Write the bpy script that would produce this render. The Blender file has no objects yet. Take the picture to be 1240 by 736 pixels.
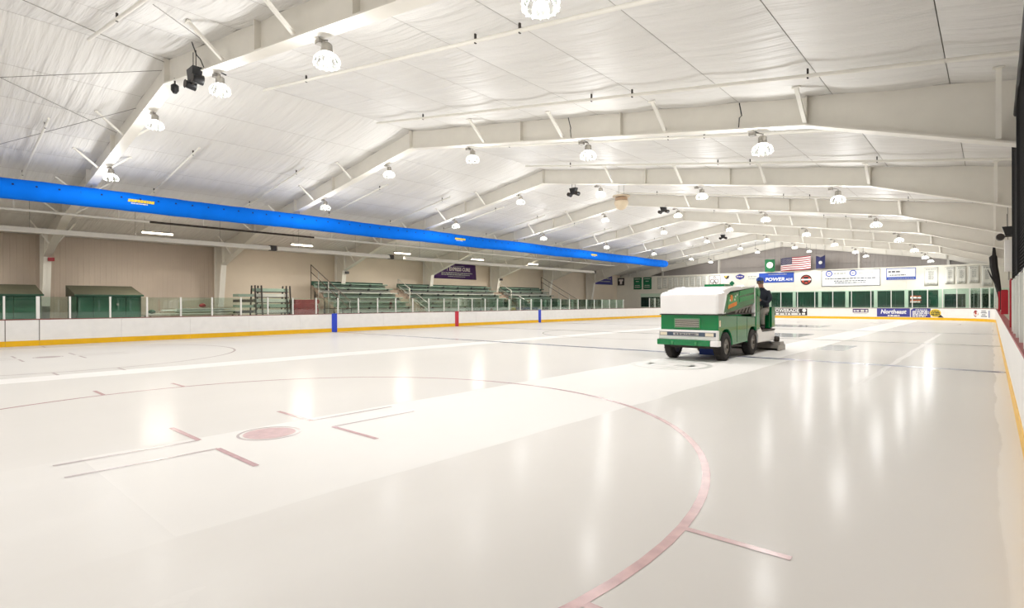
import bpy, bmesh, math, random
from mathutils import Vector, Matrix
random.seed(7)
PI = math.pi
scene = bpy.context.scene
C = bpy.context.collection

# ---------------------------------------------------------------- camera, world, exposure
CAM = Vector((6.01, -2.728, 1.4325)); YAW = 0.7236; PITCH = -0.0013; ROLL = -0.0036; FPX = 657.05
cam_d = bpy.data.cameras.new('camera'); cam = bpy.data.objects.new('camera', cam_d); C.objects.link(cam)
cam_d.sensor_width = 36.0; cam_d.lens = FPX / 1240 * 36.0; cam_d.clip_start = 0.05; cam_d.clip_end = 300
Fw = Vector((-math.sin(YAW) * math.cos(PITCH), math.cos(YAW) * math.cos(PITCH), math.sin(PITCH)))
Rt = Vector((math.cos(YAW), math.sin(YAW), 0)); Up = Rt.cross(Fw)
R2 = Rt * math.cos(ROLL) + Up * math.sin(ROLL); U2 = Up * math.cos(ROLL) - Rt * math.sin(ROLL)
cam.matrix_world = Matrix(((R2.x, U2.x, -Fw.x, CAM.x), (R2.y, U2.y, -Fw.y, CAM.y), (R2.z, U2.z, -Fw.z, CAM.z), (0, 0, 0, 1)))
scene.camera = cam
world = bpy.data.worlds.new('world'); scene.world = world; world.use_nodes = True
world.node_tree.nodes['Background'].inputs[0].default_value = (0.8, 0.85, 0.9, 1)
world.node_tree.nodes['Background'].inputs[1].default_value = 0.1
scene.view_settings.view_transform = 'Standard'; scene.view_settings.look = 'None'
scene.view_settings.gamma = 1.0; scene.view_settings.use_curve_mapping = False
scene.view_settings.exposure = -0.32
LAMP_W = 285.0       # each high-bay lamp
STRIP_W = 250.0       # each fluorescent strip

# ---------------------------------------------------------------- materials
def lin(c): return tuple(((v / 255) / 12.92 if v / 255 <= 0.04045 else ((v / 255 + 0.055) / 1.055) ** 2.4) for v in c)
def mat(name, rgb, rough=0.6, metal=0.0, noise=0.06, nscale=3.0, bump=0.0, bscale=20.0, emit=0.0, spec=0.5, coat=0.0, stretch=None, ecol=None):
    m = bpy.data.materials.new(name); m.use_nodes = True
    nt = m.node_tree; b = nt.nodes['Principled BSDF']; L = nt.links.new
    c = lin(rgb); b.inputs['Roughness'].default_value = rough; b.inputs['Metallic'].default_value = metal
    b.inputs['Specular IOR Level'].default_value = spec; b.inputs['Coat Weight'].default_value = coat
    b.inputs['Base Color'].default_value = (*c, 1)
    if noise or bump:
        g = nt.nodes.new('ShaderNodeNewGeometry'); mp = nt.nodes.new('ShaderNodeMapping'); L(g.outputs['Position'], mp.inputs['Vector'])
        if stretch: mp.inputs['Scale'].default_value = stretch
    if noise:
        n = nt.nodes.new('ShaderNodeTexNoise'); n.inputs['Scale'].default_value = nscale; n.inputs['Detail'].default_value = 5
        L(mp.outputs[0], n.inputs['Vector'])
        r = nt.nodes.new('ShaderNodeValToRGB'); r.color_ramp.elements[0].position = 0.3; r.color_ramp.elements[1].position = 0.7
        r.color_ramp.elements[0].color = (*[v * (1 - noise) for v in c], 1)
        r.color_ramp.elements[1].color = (*[min(1, v * (1 + noise)) for v in c], 1)
        L(n.outputs['Fac'], r.inputs[0]); L(r.outputs[0], b.inputs['Base Color'])
    if bump:
        n2 = nt.nodes.new('ShaderNodeTexNoise'); n2.inputs['Scale'].default_value = bscale; n2.inputs['Detail'].default_value = 4
        L(mp.outputs[0], n2.inputs['Vector'])
        bp = nt.nodes.new('ShaderNodeBump'); bp.inputs['Strength'].default_value = min(1, bump); bp.inputs['Distance'].default_value = 0.05 * max(1, bump)
        L(n2.outputs['Fac'], bp.inputs['Height']); L(bp.outputs[0], b.inputs['Normal'])
    if emit:
        b.inputs['Emission Color'].default_value = (*(lin(ecol) if ecol else c), 1); b.inputs['Emission Strength'].default_value = emit
    return m
def ribbed(name, rgb, period=0.3, strength=0.6, axis='Y', rough=0.5):
    m = mat(name, rgb, rough, noise=0.05, nscale=0.8); nt = m.node_tree; L = nt.links.new
    g = nt.nodes.new('ShaderNodeNewGeometry'); w = nt.nodes.new('ShaderNodeTexWave')
    w.bands_direction = axis; w.inputs['Scale'].default_value = 0.314 / period; w.wave_profile = 'TRI'
    L(g.outputs['Position'], w.inputs['Vector'])
    r = nt.nodes.new('ShaderNodeValToRGB'); r.color_ramp.elements[0].position = 0.75; r.color_ramp.elements[1].position = 0.9
    L(w.outputs['Fac'], r.inputs[0])
    bp = nt.nodes.new('ShaderNodeBump'); bp.inputs['Strength'].default_value = strength; bp.inputs['Distance'].default_value = 0.03
    L(r.outputs[0], bp.inputs['Height']); L(bp.outputs[0], nt.nodes['Principled BSDF'].inputs['Normal'])
    return m
def glass_mat(name, tint=(0.86, 0.93, 0.90), refl=0.10, rough=0.02):
    m = bpy.data.materials.new(name); m.use_nodes = True; nt = m.node_tree; nt.nodes.clear(); L = nt.links.new
    o = nt.nodes.new('ShaderNodeOutputMaterial'); mx = nt.nodes.new('ShaderNodeMixShader')
    t = nt.nodes.new('ShaderNodeBsdfTransparent'); t.inputs[0].default_value = (*tint, 1)
    g = nt.nodes.new('ShaderNodeBsdfGlossy'); g.inputs['Roughness'].default_value = rough; g.inputs[0].default_value = (0.95, 1, 0.97, 1)
    f = nt.nodes.new('ShaderNodeFresnel'); f.inputs[0].default_value = 1.45
    mm = nt.nodes.new('ShaderNodeMath'); mm.operation = 'MULTIPLY_ADD'; mm.inputs[1].default_value = 0.8; mm.inputs[2].default_value = refl * 0.3
    L(f.outputs[0], mm.inputs[0]); L(mm.outputs[0], mx.inputs[0]); L(t.outputs[0], mx.inputs[1]); L(g.outputs[0], mx.inputs[2]); L(mx.outputs[0], o.inputs[0])
    return m

def ice_mat():
    m = bpy.data.materials.new('ice'); m.use_nodes = True; nt = m.node_tree; L = nt.links.new; N = nt.nodes.new
    b = nt.nodes['Principled BSDF']
    g = N('ShaderNodeNewGeometry'); s = N('ShaderNodeSeparateXYZ'); L(g.outputs['Position'], s.inputs[0])
    def math_(op, a, c=None, d=None, clamp=False):
        n = N('ShaderNodeMath'); n.operation = op; n.use_clamp = clamp
        for i, v in enumerate((a, c, d)):
            if v is None: continue
            if isinstance(v, (int, float)): n.inputs[i].default_value = v
            else: L(v, n.inputs[i])
        return n.outputs[0]
    mp = N('ShaderNodeMapping'); mp.inputs['Scale'].default_value = (1.0, 0.35, 1); L(g.outputs['Position'], mp.inputs[0])
    jn = N('ShaderNodeTexNoise'); jn.inputs['Scale'].default_value = 1.6; jn.inputs['Detail'].default_value = 6; L(mp.outputs[0], jn.inputs['Vector'])
    jit = math_('MULTIPLY_ADD', jn.outputs['Fac'], 0.16, -0.08)
    X = math_('ADD', s.outputs[0], jit); Y = s.outputs[1]
    def band(v, a, c, soft):
        up = math_('MULTIPLY_ADD', math_('SUBTRACT', v, a), 1 / soft, 0.5, True)
        dn = math_('MULTIPLY_ADD', math_('SUBTRACT', c, v), 1 / soft, 0.5, True)
        return math_('MULTIPLY', up, dn)
    # dry lane ahead of the resurfacer, narrower behind it
    front = math_('MULTIPLY', band(X, -0.38, 2.25, 0.05), math_('MULTIPLY', band(Y, -1.2, 14, 3.2), band(Y, -9, 12.0, 0.5)))
    back = math_('MULTIPLY', band(X, 0.72, 1.9, 0.04), band(Y, 12.0, 47.5, 0.5))
    lane2 = math_('MULTIPLY', band(X, -8.3, -7.4, 0.05), band(Y, -30, 48, 0.5))
    thin = math_('MULTIPLY', math_('MULTIPLY', band(X, 4.24, 4.36, 0.05), band(Y, 8, 28, 3)), 0.6)
    edge = math_('MULTIPLY', band(X, 6.06, 8, 0.03), 0.8)
    dry = math_('MAXIMUM', math_('MAXIMUM', front, back), math_('MAXIMUM', lane2, math_('MAXIMUM', thin, edge)))
    # scuffed snow where the lane ends, close to the camera
    n2 = N('ShaderNodeTexNoise'); n2.inputs['Scale'].default_value = 0.9; n2.inputs['Detail'].default_value = 7; L(mp.outputs[0], n2.inputs['Vector'])
    scuff = math_('MULTIPLY', math_('MULTIPLY', band(s.outputs[0], -0.4, 3.6, 0.8), band(Y, -4.0, 0.6, 1.0)), math_('MULTIPLY_ADD', n2.outputs['Fac'], 1.5, -0.5, True))
    dry = math_('MAXIMUM', dry, math_('MULTIPLY', scuff, 0.7))
    mix = N('ShaderNodeMix'); mix.data_type = 'RGBA'; L(dry, mix.inputs['Factor'])
    mix.inputs['A'].default_value = (*lin((220, 216, 211)), 1); mix.inputs['B'].default_value = (*lin((231, 228, 224)), 1)
    # faint mottling of the sheet
    n3 = N('ShaderNodeTexNoise'); n3.inputs['Scale'].default_value = 0.5; n3.inputs['Detail'].default_value = 6; L(mp.outputs[0], n3.inputs['Vector'])
    mul = N('ShaderNodeMix'); mul.data_type = 'RGBA'; mul.blend_type = 'MULTIPLY'; mul.inputs['Factor'].default_value = 1
    k = math_('MULTIPLY_ADD', n3.outputs['Fac'], 0.08, 0.95, True); cb = N('ShaderNodeCombineColor')
    for i in range(3): L(k, cb.inputs[i])
    L(mix.outputs['Result'], mul.inputs['A']); L(cb.outputs[0], mul.inputs['B']); L(mul.outputs['Result'], b.inputs['Base Color'])
    L(math_('MULTIPLY_ADD', dry, 0.25, 0.18), b.inputs['Roughness'])
    b.inputs['Specular IOR Level'].default_value = 0.10
    b.inputs['IOR'].default_value = 1.31
    n4 = N('ShaderNodeTexNoise'); n4.inputs['Scale'].default_value = 9; n4.inputs['Detail'].default_value = 5; L(g.outputs['Position'], n4.inputs['Vector'])
    bp = N('ShaderNodeBump'); bp.inputs['Strength'].default_value = 0.05; bp.inputs['Distance'].default_value = 0.02
    L(n4.outputs['Fac'], bp.inputs['Height']); L(bp.outputs[0], b.inputs['Normal'])
    # frosted sheet: part matt scatter, part smooth film
    df = N('ShaderNodeBsdfDiffuse'); L(mul.outputs['Result'], df.inputs['Color']); ms = N('ShaderNodeMixShader'); ms.inputs[0].default_value = 0.55
    out = [n for n in nt.nodes if n.type == 'OUTPUT_MATERIAL'][0]
    L(b.outputs[0], ms.inputs[1]); L(df.outputs[0], ms.inputs[2]); L(ms.outputs[0], out.inputs['Surface'])
    return m

M = {}
M['ice'] = ice_mat()
M['line_red'] = mat('line_red', (203, 168, 167), 0.25, noise=0.12, nscale=8)
M['line_red_faint'] = mat('line_red_faint', (210, 197, 194), 0.25, noise=0.06, nscale=8)
M['dot_red'] = mat('dot_red', (206, 176, 175), 0.4, noise=0.12, nscale=10)
M['line_blue'] = mat('line_blue', (138, 143, 178), 0.15, noise=0.06)
M['line_grey'] = mat('line_grey', (164, 152, 156), 0.15, noise=0.06)
M['logo_ice'] = mat('logo_ice', (210, 210, 204), 0.4, noise=0.06)
M['ad_ice'] = mat('ad_ice', (178, 175, 181), 0.12, noise=0.05)
M['concrete'] = mat('concrete', (120, 112, 104), 0.8, noise=0.12, bump=0.1)
M['liner'] = mat('liner', (232, 230, 226), 0.5, noise=0.03, nscale=0.7, bump=1.7, bscale=1.0, stretch=(0.4, 6.0, 0.4))
M['deck'] = mat('deck', (178, 172, 164), 0.8)
M['steel'] = mat('steel', (236, 232, 222), 0.45, noise=0.02)
M['steel_brace'] = mat('steel_brace', (240, 237, 228), 0.45, noise=0.02)
M['wall_rib'] = ribbed('wall_rib', (196, 180, 164), 0.22, 0.35, 'Y')
M['wall_liner'] = mat('wall_liner', (224, 210, 190), 0.55, noise=0.04, nscale=0.6, bump=0.15, bscale=1.5)
M['gable_rib'] = ribbed('gable_rib', (176, 168, 162), 0.3, 0.5, 'X')
M['wall_end'] = mat('wall_end', (233, 229, 216), 0.6, noise=0.02, bump=0.03)
M['mint'] = mat('mint', (206, 226, 206), 0.5, noise=0.02)
M['board_white'] = mat('board_white', (240, 237, 233), 0.35, noise=0.03, nscale=4)
M['kick_yellow'] = mat('kick_yellow', (238, 184, 12), 0.35, noise=0.06)
M['cap_red'] = mat('cap_red', (150, 36, 44), 0.4, noise=0.06)
M['cap_brown'] = mat('cap_brown', (128, 70, 66), 0.5, noise=0.06)
M['stripe_blue'] = mat('stripe_blue', (34, 66, 196), 0.35, noise=0.05)
M['stripe_red'] = mat('stripe_red', (200, 44, 64), 0.35, noise=0.05)
M['seam'] = mat('seam', (120, 112, 108), 0.6)
M['glass'] = glass_mat('glass')
M['glass_end'] = glass_mat('glass_end', (0.93, 0.97, 0.95), 0.05)
M['post_white'] = mat('post_white', (240, 238, 232), 0.35, noise=0.02)
M['duct'] = mat('duct', (0, 116, 238), 0.8, spec=0.12, noise=0.06, nscale=2, bump=0.08, bscale=3)
M['hole'] = mat('hole', (6, 26, 92), 0.8, noise=0)
M['yellow'] = mat('yellow', (240, 208, 60), 0.5)
M['white'] = mat('white', (244, 243, 240), 0.4, noise=0.02)
M['black'] = mat('black', (22, 22, 24), 0.45, noise=0.1)
M['rubber'] = mat('rubber', (46, 42, 40), 0.8, noise=0.15, bump=0.3, bscale=60)
M['dark_metal'] = mat('dark_metal', (62, 56, 52), 0.5, 0.3)
M['grey_metal'] = mat('grey_metal', (150, 146, 140), 0.4, 0.6)
M['chrome'] = mat('chrome', (205, 205, 205), 0.2, 0.9, noise=0)
M['zgreen'] = mat('zgreen', (0, 122, 66), 0.25, noise=0.04, coat=0.4)
M['zgreen_lt'] = mat('zgreen_lt', (70, 150, 92), 0.4, noise=0.05)
M['zwhite'] = mat('zwhite', (246, 243, 241), 0.2, noise=0.01, coat=0.5)
M['orange'] = mat('orange', (228, 130, 40), 0.5)
M['lens'] = mat('lens', (236, 224, 200), 0.15, noise=0)
M['plate'] = mat('plate', (74, 86, 104), 0.4)
M['shed_green'] = mat('shed_green', (22, 92, 68), 0.5, noise=0.08)
M['shed_roof'] = mat('shed_roof', (72, 72, 56), 0.7, noise=0.1)
M['seat_green'] = mat('seat_green', (142, 162, 146), 0.5, 0.0, noise=0.08)
M['seat_alu'] = mat('seat_alu', (196, 198, 188), 0.45, 0.0, noise=0.05)
M['dark_green'] = mat('dark_green', (34, 74, 56), 0.6, noise=0.1)
M['taupe'] = mat('taupe', (166, 150, 134), 0.7, noise=0.08)
M['rail'] = mat('rail', (190, 188, 180), 0.4, 0.4, noise=0.03)
M['rail_dark'] = mat('rail_dark', (88, 76, 66), 0.6)
M['maroon'] = mat('maroon', (140, 44, 52), 0.7, noise=0.15, bump=0.4, bscale=6)
M['purple'] = mat('purple', (74, 40, 100), 0.6, noise=0.1)
M['win_dark'] = mat('win_dark', (28, 70, 54), 0.12, noise=0.35, nscale=1.2)
M['win_dark2'] = mat('win_dark2', (20, 52, 44), 0.12, noise=0.4, nscale=1.5)
M['ink'] = mat('ink', (84, 88, 96), 0.6, noise=0)
M['ink_dark'] = mat('ink_dark', (40, 40, 44), 0.6, noise=0)
M['ink_lt'] = mat('ink_lt', (176, 176, 170), 0.6, noise=0)
M['sign_blue'] = mat('sign_blue', (38, 78, 176), 0.5, noise=0.04)
M['sign_navy'] = mat('sign_navy', (62, 62, 142), 0.5, noise=0.04)
M['banner_pale'] = mat('banner_pale', (222, 221, 211), 0.7, noise=0.02)
M['banner_green'] = mat('banner_green', (16, 110, 72), 0.7, noise=0.05)
M['flag_red'] = mat('flag_red', (150, 44, 54), 0.8, noise=0.05)
M['flag_white'] = mat('flag_white', (236, 226, 222), 0.8, noise=0.03)
M['flag_blue'] = mat('flag_blue', (34, 36, 78), 0.8, noise=0.05)
M['flag_green'] = mat('flag_green', (30, 104, 62), 0.8, noise=0.05)
M['net'] = mat('net', (20, 19, 20), 0.9, noise=0)
M['netfold'] = mat('netfold', (44, 42, 42), 0.9, noise=0.1)
M['red_pad'] = mat('red_pad', (178, 22, 40), 0.5, noise=0.06)
M['skin'] = mat('skin', (196, 146, 122), 0.55)
M['jacket'] = mat('jacket', (34, 38, 50), 0.8, noise=0.15, nscale=12)
M['trouser'] = mat('trouser', (146, 140, 132), 0.85, noise=0.1, nscale=12)
M['cap'] = mat('cap', (52, 84, 160), 0.8)
M['boot'] = mat('boot', (40, 34, 32), 0.7)
M['hair'] = mat('hair', (120, 110, 104), 0.8)
M['lamp_glass'] = glass_mat('lamp_glass', (0.90, 0.90, 0.90), 0.5, 0.12)
M['lamp_rib'] = mat('lamp_rib', (240, 238, 234), 0.1, noise=0, emit=0.5, ecol=(255, 250, 242))
M['bulb'] = mat('bulb', (255, 250, 240), 0.3, noise=0, emit=8.0, ecol=(255, 246, 234))
M['tube_light'] = mat('tube_light', (255, 250, 240), 0.3, noise=0, emit=9.0, ecol=(255, 244, 222))
M['menu_lit'] = mat('menu_lit', (240, 120, 80), 0.5, noise=0, emit=0.9)
M['menu_white'] = mat('menu_white', (255, 236, 220), 0.5, noise=0, emit=1.5)
M['cream'] = mat('cream', (226, 208, 180), 0.4)
M['emblem_black'] = mat('emblem_black', (40, 32, 34), 0.6)
M['emblem_red'] = mat('emblem_red', (190, 70, 50), 0.6)
M['slat'] = mat('slat', (196, 192, 178), 0.4)
M['powder'] = mat('powder', (196, 166, 138), 0.6)

# ---------------------------------------------------------------- geometry helpers
class MB:
    def __init__(s): s.v = []; s.f = []; s.m = []; s.sm = []
    def add(s, vs, fs, mi=0, smooth=False):
        o = len(s.v); s.v += [tuple(v) for v in vs]
        for f in fs: s.f.append([o + i for i in f]); s.m.append(mi); s.sm.append(smooth)
        return s
    def box(s, x0, x1, y0, y1, z0, z1, mi=0):
        return s.add([(x0, y0, z0), (x1, y0, z0), (x1, y1, z0), (x0, y1, z0), (x0, y0, z1), (x1, y0, z1), (x1, y1, z1), (x0, y1, z1)],
                     [(0, 3, 2, 1), (4, 5, 6, 7), (0, 1, 5, 4), (1, 2, 6, 5), (2, 3, 7, 6), (3, 0, 4, 7)], mi)
    def bar(s, a, b, w, h=None, mi=0, up=(0, 0, 1)):
        a = Vector(a); b = Vector(b); d = (b - a).normalized(); u = Vector(up)
        if abs(d.dot(u)) > 0.98: u = Vector((0, 1, 0))
        r = d.cross(u).normalized() * w / 2; u = r.cross(d).normalized() * (h or w) / 2
        vs = [a - r - u, a + r - u, a + r + u, a - r + u, b - r - u, b + r - u, b + r + u, b - r + u]
        return s.add(vs, [(0, 1, 2, 3), (7, 6, 5, 4), (0, 4, 5, 1), (1, 5, 6, 2), (2, 6, 7, 3), (3, 7, 4, 0)], mi)
    def tube(s, pts, rad, n=8, mi=0, caps=True):
        pts = [Vector(p) for p in pts]; rs = rad if isinstance(rad, (list, tuple)) else [rad] * len(pts)
        rings = []; ref = Vector((0, 0, 1))
        for i, p in enumerate(pts):
            d = (pts[min(i + 1, len(pts) - 1)] - pts[max(i - 1, 0)]).normalized()
            if abs(d.dot(ref)) > 0.95: rr = Vector((1, 0, 0))
            else: rr = ref
            a = d.cross(rr).normalized(); b = a.cross(d).normalized()
            rings.append([p + (a * math.cos(2 * PI * k / n) + b * math.sin(2 * PI * k / n)) * rs[i] for k in range(n)])
        vs = [v for r in rings for v in r]; fs = []
        for i in range(len(pts) - 1):
            for k in range(n): fs.append((i * n + k, i * n + (k + 1) % n, (i + 1) * n + (k + 1) % n, (i + 1) * n + k))
        s.add(vs, fs, mi, True)
        if caps:
            s.add(rings[0], [tuple(range(n))[::-1]], mi); s.add(rings[-1], [tuple(range(n))], mi)
        return s
    def lathe(s, prof, c=(0, 0, 0), n=16, mi=0, smooth=True, axis='Z', caps=True):
        c = Vector(c); vs = []
        for r, z in prof:
            for k in range(n):
                a = 2 * PI * k / n; p = (r * math.cos(a), r * math.sin(a), z)
                if axis == 'X': p = (z, p[0], p[1])
                elif axis == 'Y': p = (p[1], z, p[0])
                vs.append(c + Vector(p))
        fs = [(i * n + k, i * n + (k + 1) % n, (i + 1) * n + (k + 1) % n, (i + 1) * n + k) for i in range(len(prof) - 1) for k in range(n)]
        s.add(vs, fs, mi, smooth)
        if caps:
            s.add(vs[:n], [tuple(range(n))[::-1]], mi); s.add(vs[-n:], [tuple(range(n))], mi)
        return s
    def prism(s, poly, axis, a, b, mi=0):
        """poly in the other two axes (in xyz order), extruded along axis from a to b"""
        def P(q, t): return {'X': (t, q[0], q[1]), 'Y': (q[0], t, q[1]), 'Z': (q[0], q[1], t)}[axis]
        n = len(poly); vs = [P(q, a) for q in poly] + [P(q, b) for q in poly]
        fs = [tuple(range(n)), tuple(range(2 * n - 1, n - 1, -1))] + [(i, (i + 1) % n, n + (i + 1) % n, n + i) for i in range(n)]
        return s.add(vs, fs, mi)
    def mesh(s, name, mats, off=(0, 0, 0)):
        me = bpy.data.meshes.new(name); o = Vector(off)
        me.from_pydata([tuple(Vector(v) - o) for v in s.v], [], s.f)
        for m in (mats if isinstance(mats, (list, tuple)) else [mats]): me.materials.append(M[m])
        me.polygons.foreach_set('material_index', s.m); me.polygons.foreach_set('use_smooth', s.sm)
        bm = bmesh.new(); bm.from_mesh(me); bmesh.ops.recalc_face_normals(bm, faces=bm.faces); bm.to_mesh(me); bm.free()
        me.update(); return me
    def build(s, name, mats, parent=None, off=None, label=None, stuff=False):
        if off is None: off = wloc(parent) if parent else (0, 0, 0)
        o = bpy.data.objects.new(name, s.mesh(name, mats, off)); C.objects.link(o); o.parent = parent
        if label: o['label'] = label
        if stuff: o['kind'] = 'stuff'
        return o
def wloc(o):
    v = Vector((0, 0, 0))
    while o: v += o.location; o = o.parent
    return v
def tag(o, label, cat, group=None):
    o['label'] = label; o['category'] = cat
    if group: o['group'] = group
    return o
def thing(name, label, cat, loc=(0, 0, 0), group=None):
    o = bpy.data.objects.new(name, None); C.objects.link(o); o.location = loc; o.empty_display_size = 0.2
    return tag(o, label, cat, group)
def struct(name, loc=(0, 0, 0)):
    o = bpy.data.objects.new(name, None); C.objects.link(o); o.location = loc; o['kind'] = 'structure'; return o
def smesh(mb, name, mats):
    o = mb.build(name, mats); o['kind'] = 'structure'; return o
def solo(mb, name, mats, label, cat, group=None, loc=(0, 0, 0)):
    o = mb.build(name, mats, None, loc); o.location = loc; return tag(o, label, cat, group)
def copy_tree(o, parent=None, delta=(0, 0, 0)):
    c = o.copy(); C.objects.link(c); c.parent = parent
    if parent is None: c.location = o.location + Vector(delta)
    for ch in list(o.children): copy_tree(ch, c)
    return c
def text_mesh(s, w, h, org, face, mi=0, ext=0.004, shear=0.0, bold=0.0):
    """lettering fitted to w x h; org = lower-left corner as a viewer sees it; face '-Y' or '+X'"""
    cu = bpy.data.curves.new('t', 'FONT'); cu.body = s; cu.size = 1; cu.extrude = 0.0; cu.shear = shear; cu.offset = bold; cu.resolution_u = 2
    ob = bpy.data.objects.new('t', cu); C.objects.link(ob)
    bpy.context.view_layer.update()
    me = bpy.data.meshes.new_from_object(ob.evaluated_get(bpy.context.evaluated_depsgraph_get()))
    vs = [v.co.copy() for v in me.vertices]; fs = [tuple(p.vertices) for p in me.polygons]
    bpy.data.objects.remove(ob); bpy.data.curves.remove(cu); bpy.data.meshes.remove(me)
    x0 = min(v.x for v in vs); x1 = max(v.x for v in vs); y0 = min(v.y for v in vs); y1 = max(v.y for v in vs)
    out = []
    for v in vs:
        a = (v.x - x0) / (x1 - x0) * w; b = (v.y - y0) / max(1e-6, y1 - y0) * h
        out.append((org[0] + a, org[1], org[2] + b) if face == '-Y' else (org[0], org[1] + a, org[2] + b))
    return out, fs
def text(parent, s, w, h, org, face, m, shear=0, bold=0.0, name='lettering'):
    vs, fs = text_mesh(s, w, h, org, face, shear=shear, bold=bold)
    b = MB(); b.v = vs; b.f = [list(f) for f in fs]; b.m = [0] * len(fs); b.sm = [False] * len(fs)
    return b.build(name, m, parent)
def scribble(parent, lines, face, m, name='small_print'):
    """rows of unreadable small print: (a0, a1, z, h, plane)"""
    b = MB(); rr = random.Random(3)
    for a0, a1, z, h, pl in lines:
        a = a0
        while a < a1:
            w = min(h * rr.uniform(0.7, 3.2), a1 - a)
            hh = h * rr.uniform(0.75, 1.0)
            if face == '-Y': b.box(a, a + w, pl - 0.004, pl, z, z + hh)
            else: b.box(pl, pl + 0.004, a, a + w, z, z + hh)
            a += w + h * 0.45
    return b.build(name, m, parent, stuff=True)
ORD = ['zeroth', 'first', 'second', 'third', 'fourth', 'fifth', 'sixth', 'seventh', 'eighth', 'ninth', 'tenth']

# ---------------------------------------------------------------- main dimensions (metres)
XL, XR, YN, YF, RC = -19.19, 6.24, -10.0, 51.3, 5.0     # inside faces of the boards, corner radius
RX = -9.0                                                # ridge line
WL, WR = -26.6, 8.6                                      # side walls
YB, YW, YG = -12.5, 52.6, 53.95                          # back wall, end wall, gable wall
FY = [-5.71 + 7.391 * k for k in range(9)]               # frames; FY[1] is the nearest in view
def roofz(x): return 7.42 - 0.158 * abs(x - RX)
def rafz(x):                                             # underside of a roof frame
    d = abs(x - RX)
    return 6.80 - 0.1545 * d if d < 12.3 else 4.90 - (d - 12.3) * 0.315

# ---------------------------------------------------------------- floor, ice, markings
smesh(MB().box(WL - 1, WR + 1, YB - 1, YG + 1, -0.4, -0.05), 'floor_concrete', 'concrete')
def rrect(x0, x1, y0, y1, r, n=14):
    pts = []
    for cx, cy, a0 in ((x1 - r, y1 - r, 0), (x0 + r, y1 - r, 90), (x0 + r, y0 + r, 180), (x1 - r, y0 + r, 270)):
        for k in range(n + 1):
            a = math.radians(a0 + 90 * k / n); pts.append((cx + r * math.cos(a), cy + r * math.sin(a)))
    return pts
ice = smesh(MB().prism(rrect(XL - 0.03, XR + 0.03, YN - 0.03, YF + 0.03, RC), 'Z', -0.05, 0.0), 'floor', 'ice')
def flat(name, m, quads, z=0.002):
    b = MB()
    for q in quads: b.add([(x, y, z) for x, y in q], [tuple(range(len(q)))])
    return b.build(name, m, ice)
def rect(x0, x1, y0, y1): return [(x0, y0), (x1, y0), (x1, y1), (x0, y1)]
def ring(cx, cy, r, w, n=96):
    q = []
    for k in range(n):
        a, c = 2 * PI * k / n, 2 * PI * (k + 1) / n
        q.append([(cx + (r - w) * math.cos(a), cy + (r - w) * math.sin(a)), (cx + r * math.cos(a), cy + r * math.sin(a)),
                  (cx + r * math.cos(c), cy + r * math.sin(c)), (cx + (r - w) * math.cos(c), cy + (r - w) * math.sin(c))])
    return q
def disc(cx, cy, r, n=32): return [[(cx + r * math.cos(2 * PI * k / n), cy + r * math.sin(2 * PI * k / n)) for k in range(n)]]
for cx, cy, fm in ((0, 0, 'line_red'), (-13.41, 0, 'line_red_faint'), (0, 41.1, 'line_red_faint'), (-13.41, 41.1, 'line_red_faint')):
    flat('faceoff_circle', fm, ring(cx, cy, 4.60, 0.065), 0.002)
    flat('faceoff_dot', 'dot_red' if fm == 'line_red' else fm, disc(cx, cy, 0.27), 0.002)
    flat('faceoff_dot_ring', 'line_red_faint', ring(cx, cy, 0.33, 0.03, 40), 0.002)
    for sx in (-1, 1):
        for sy in (-1, 1):
            flat('faceoff_mark', fm, [rect(*sorted((cx + sx * 0.25, cx + sx * 1.13)), cy + sy * 0.63 - 0.028, cy + sy * 0.63 + 0.028)], 0.003)
            flat('faceoff_mark', 'line_red_faint', [rect(cx + sx * 0.25 - 0.022, cx + sx * 0.25 + 0.022, *sorted((cy + sy * 0.63, cy + sy * 1.82)))], 0.0025)
        for sy in (-0.57, 0.57):
            flat('hash_mark', fm, [rect(*sorted((cx + sx * 4.56, cx + sx * 5.17)), cy + sy - 0.028, cy + sy + 0.028)], 0.003)
flat('blue_line', 'line_blue', [rect(XL, XR, 11.93, 12.2)], 0.0015)
flat('blue_line', 'line_blue', [rect(XL, XR, 28.75, 29.0)], 0.0015)
flat('centre_line', 'line_grey', [rect(XL, XR, 20.43, 20.67)], 0.0015)
flat('goal_line', 'line_grey', [rect(XL + 1.2, XR - 1.2, 47.4, 47.46)], 0.0015)
flat('centre_circle', 'line_grey', ring(-6.5, 20.55, 4.6, 0.06), 0.0018)
flat('ice_advert', 'ad_ice', [rect(1.95, 2.75, 15.6, 18.0)], 0.0014)
flat('ice_advert', 'ad_ice', [rect(-2.2, 0.1, 21.5, 24.5)], 0.0014)
flat('ice_advert', 'ad_ice', [rect(-4.6, -1.2, 31.5, 35)], 0.0014)
q = ring(0.45, 9.1, 0.92, 0.12, 48)
q += ring(0.45, 9.1, 0.55, 0.10, 36) + [rect(-0.15, 0.35, 8.95, 9.2), rect(0.55, 1.05, 9.0, 9.25)]
flat('ice_logo', 'logo_ice', q, 0.002)

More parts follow.
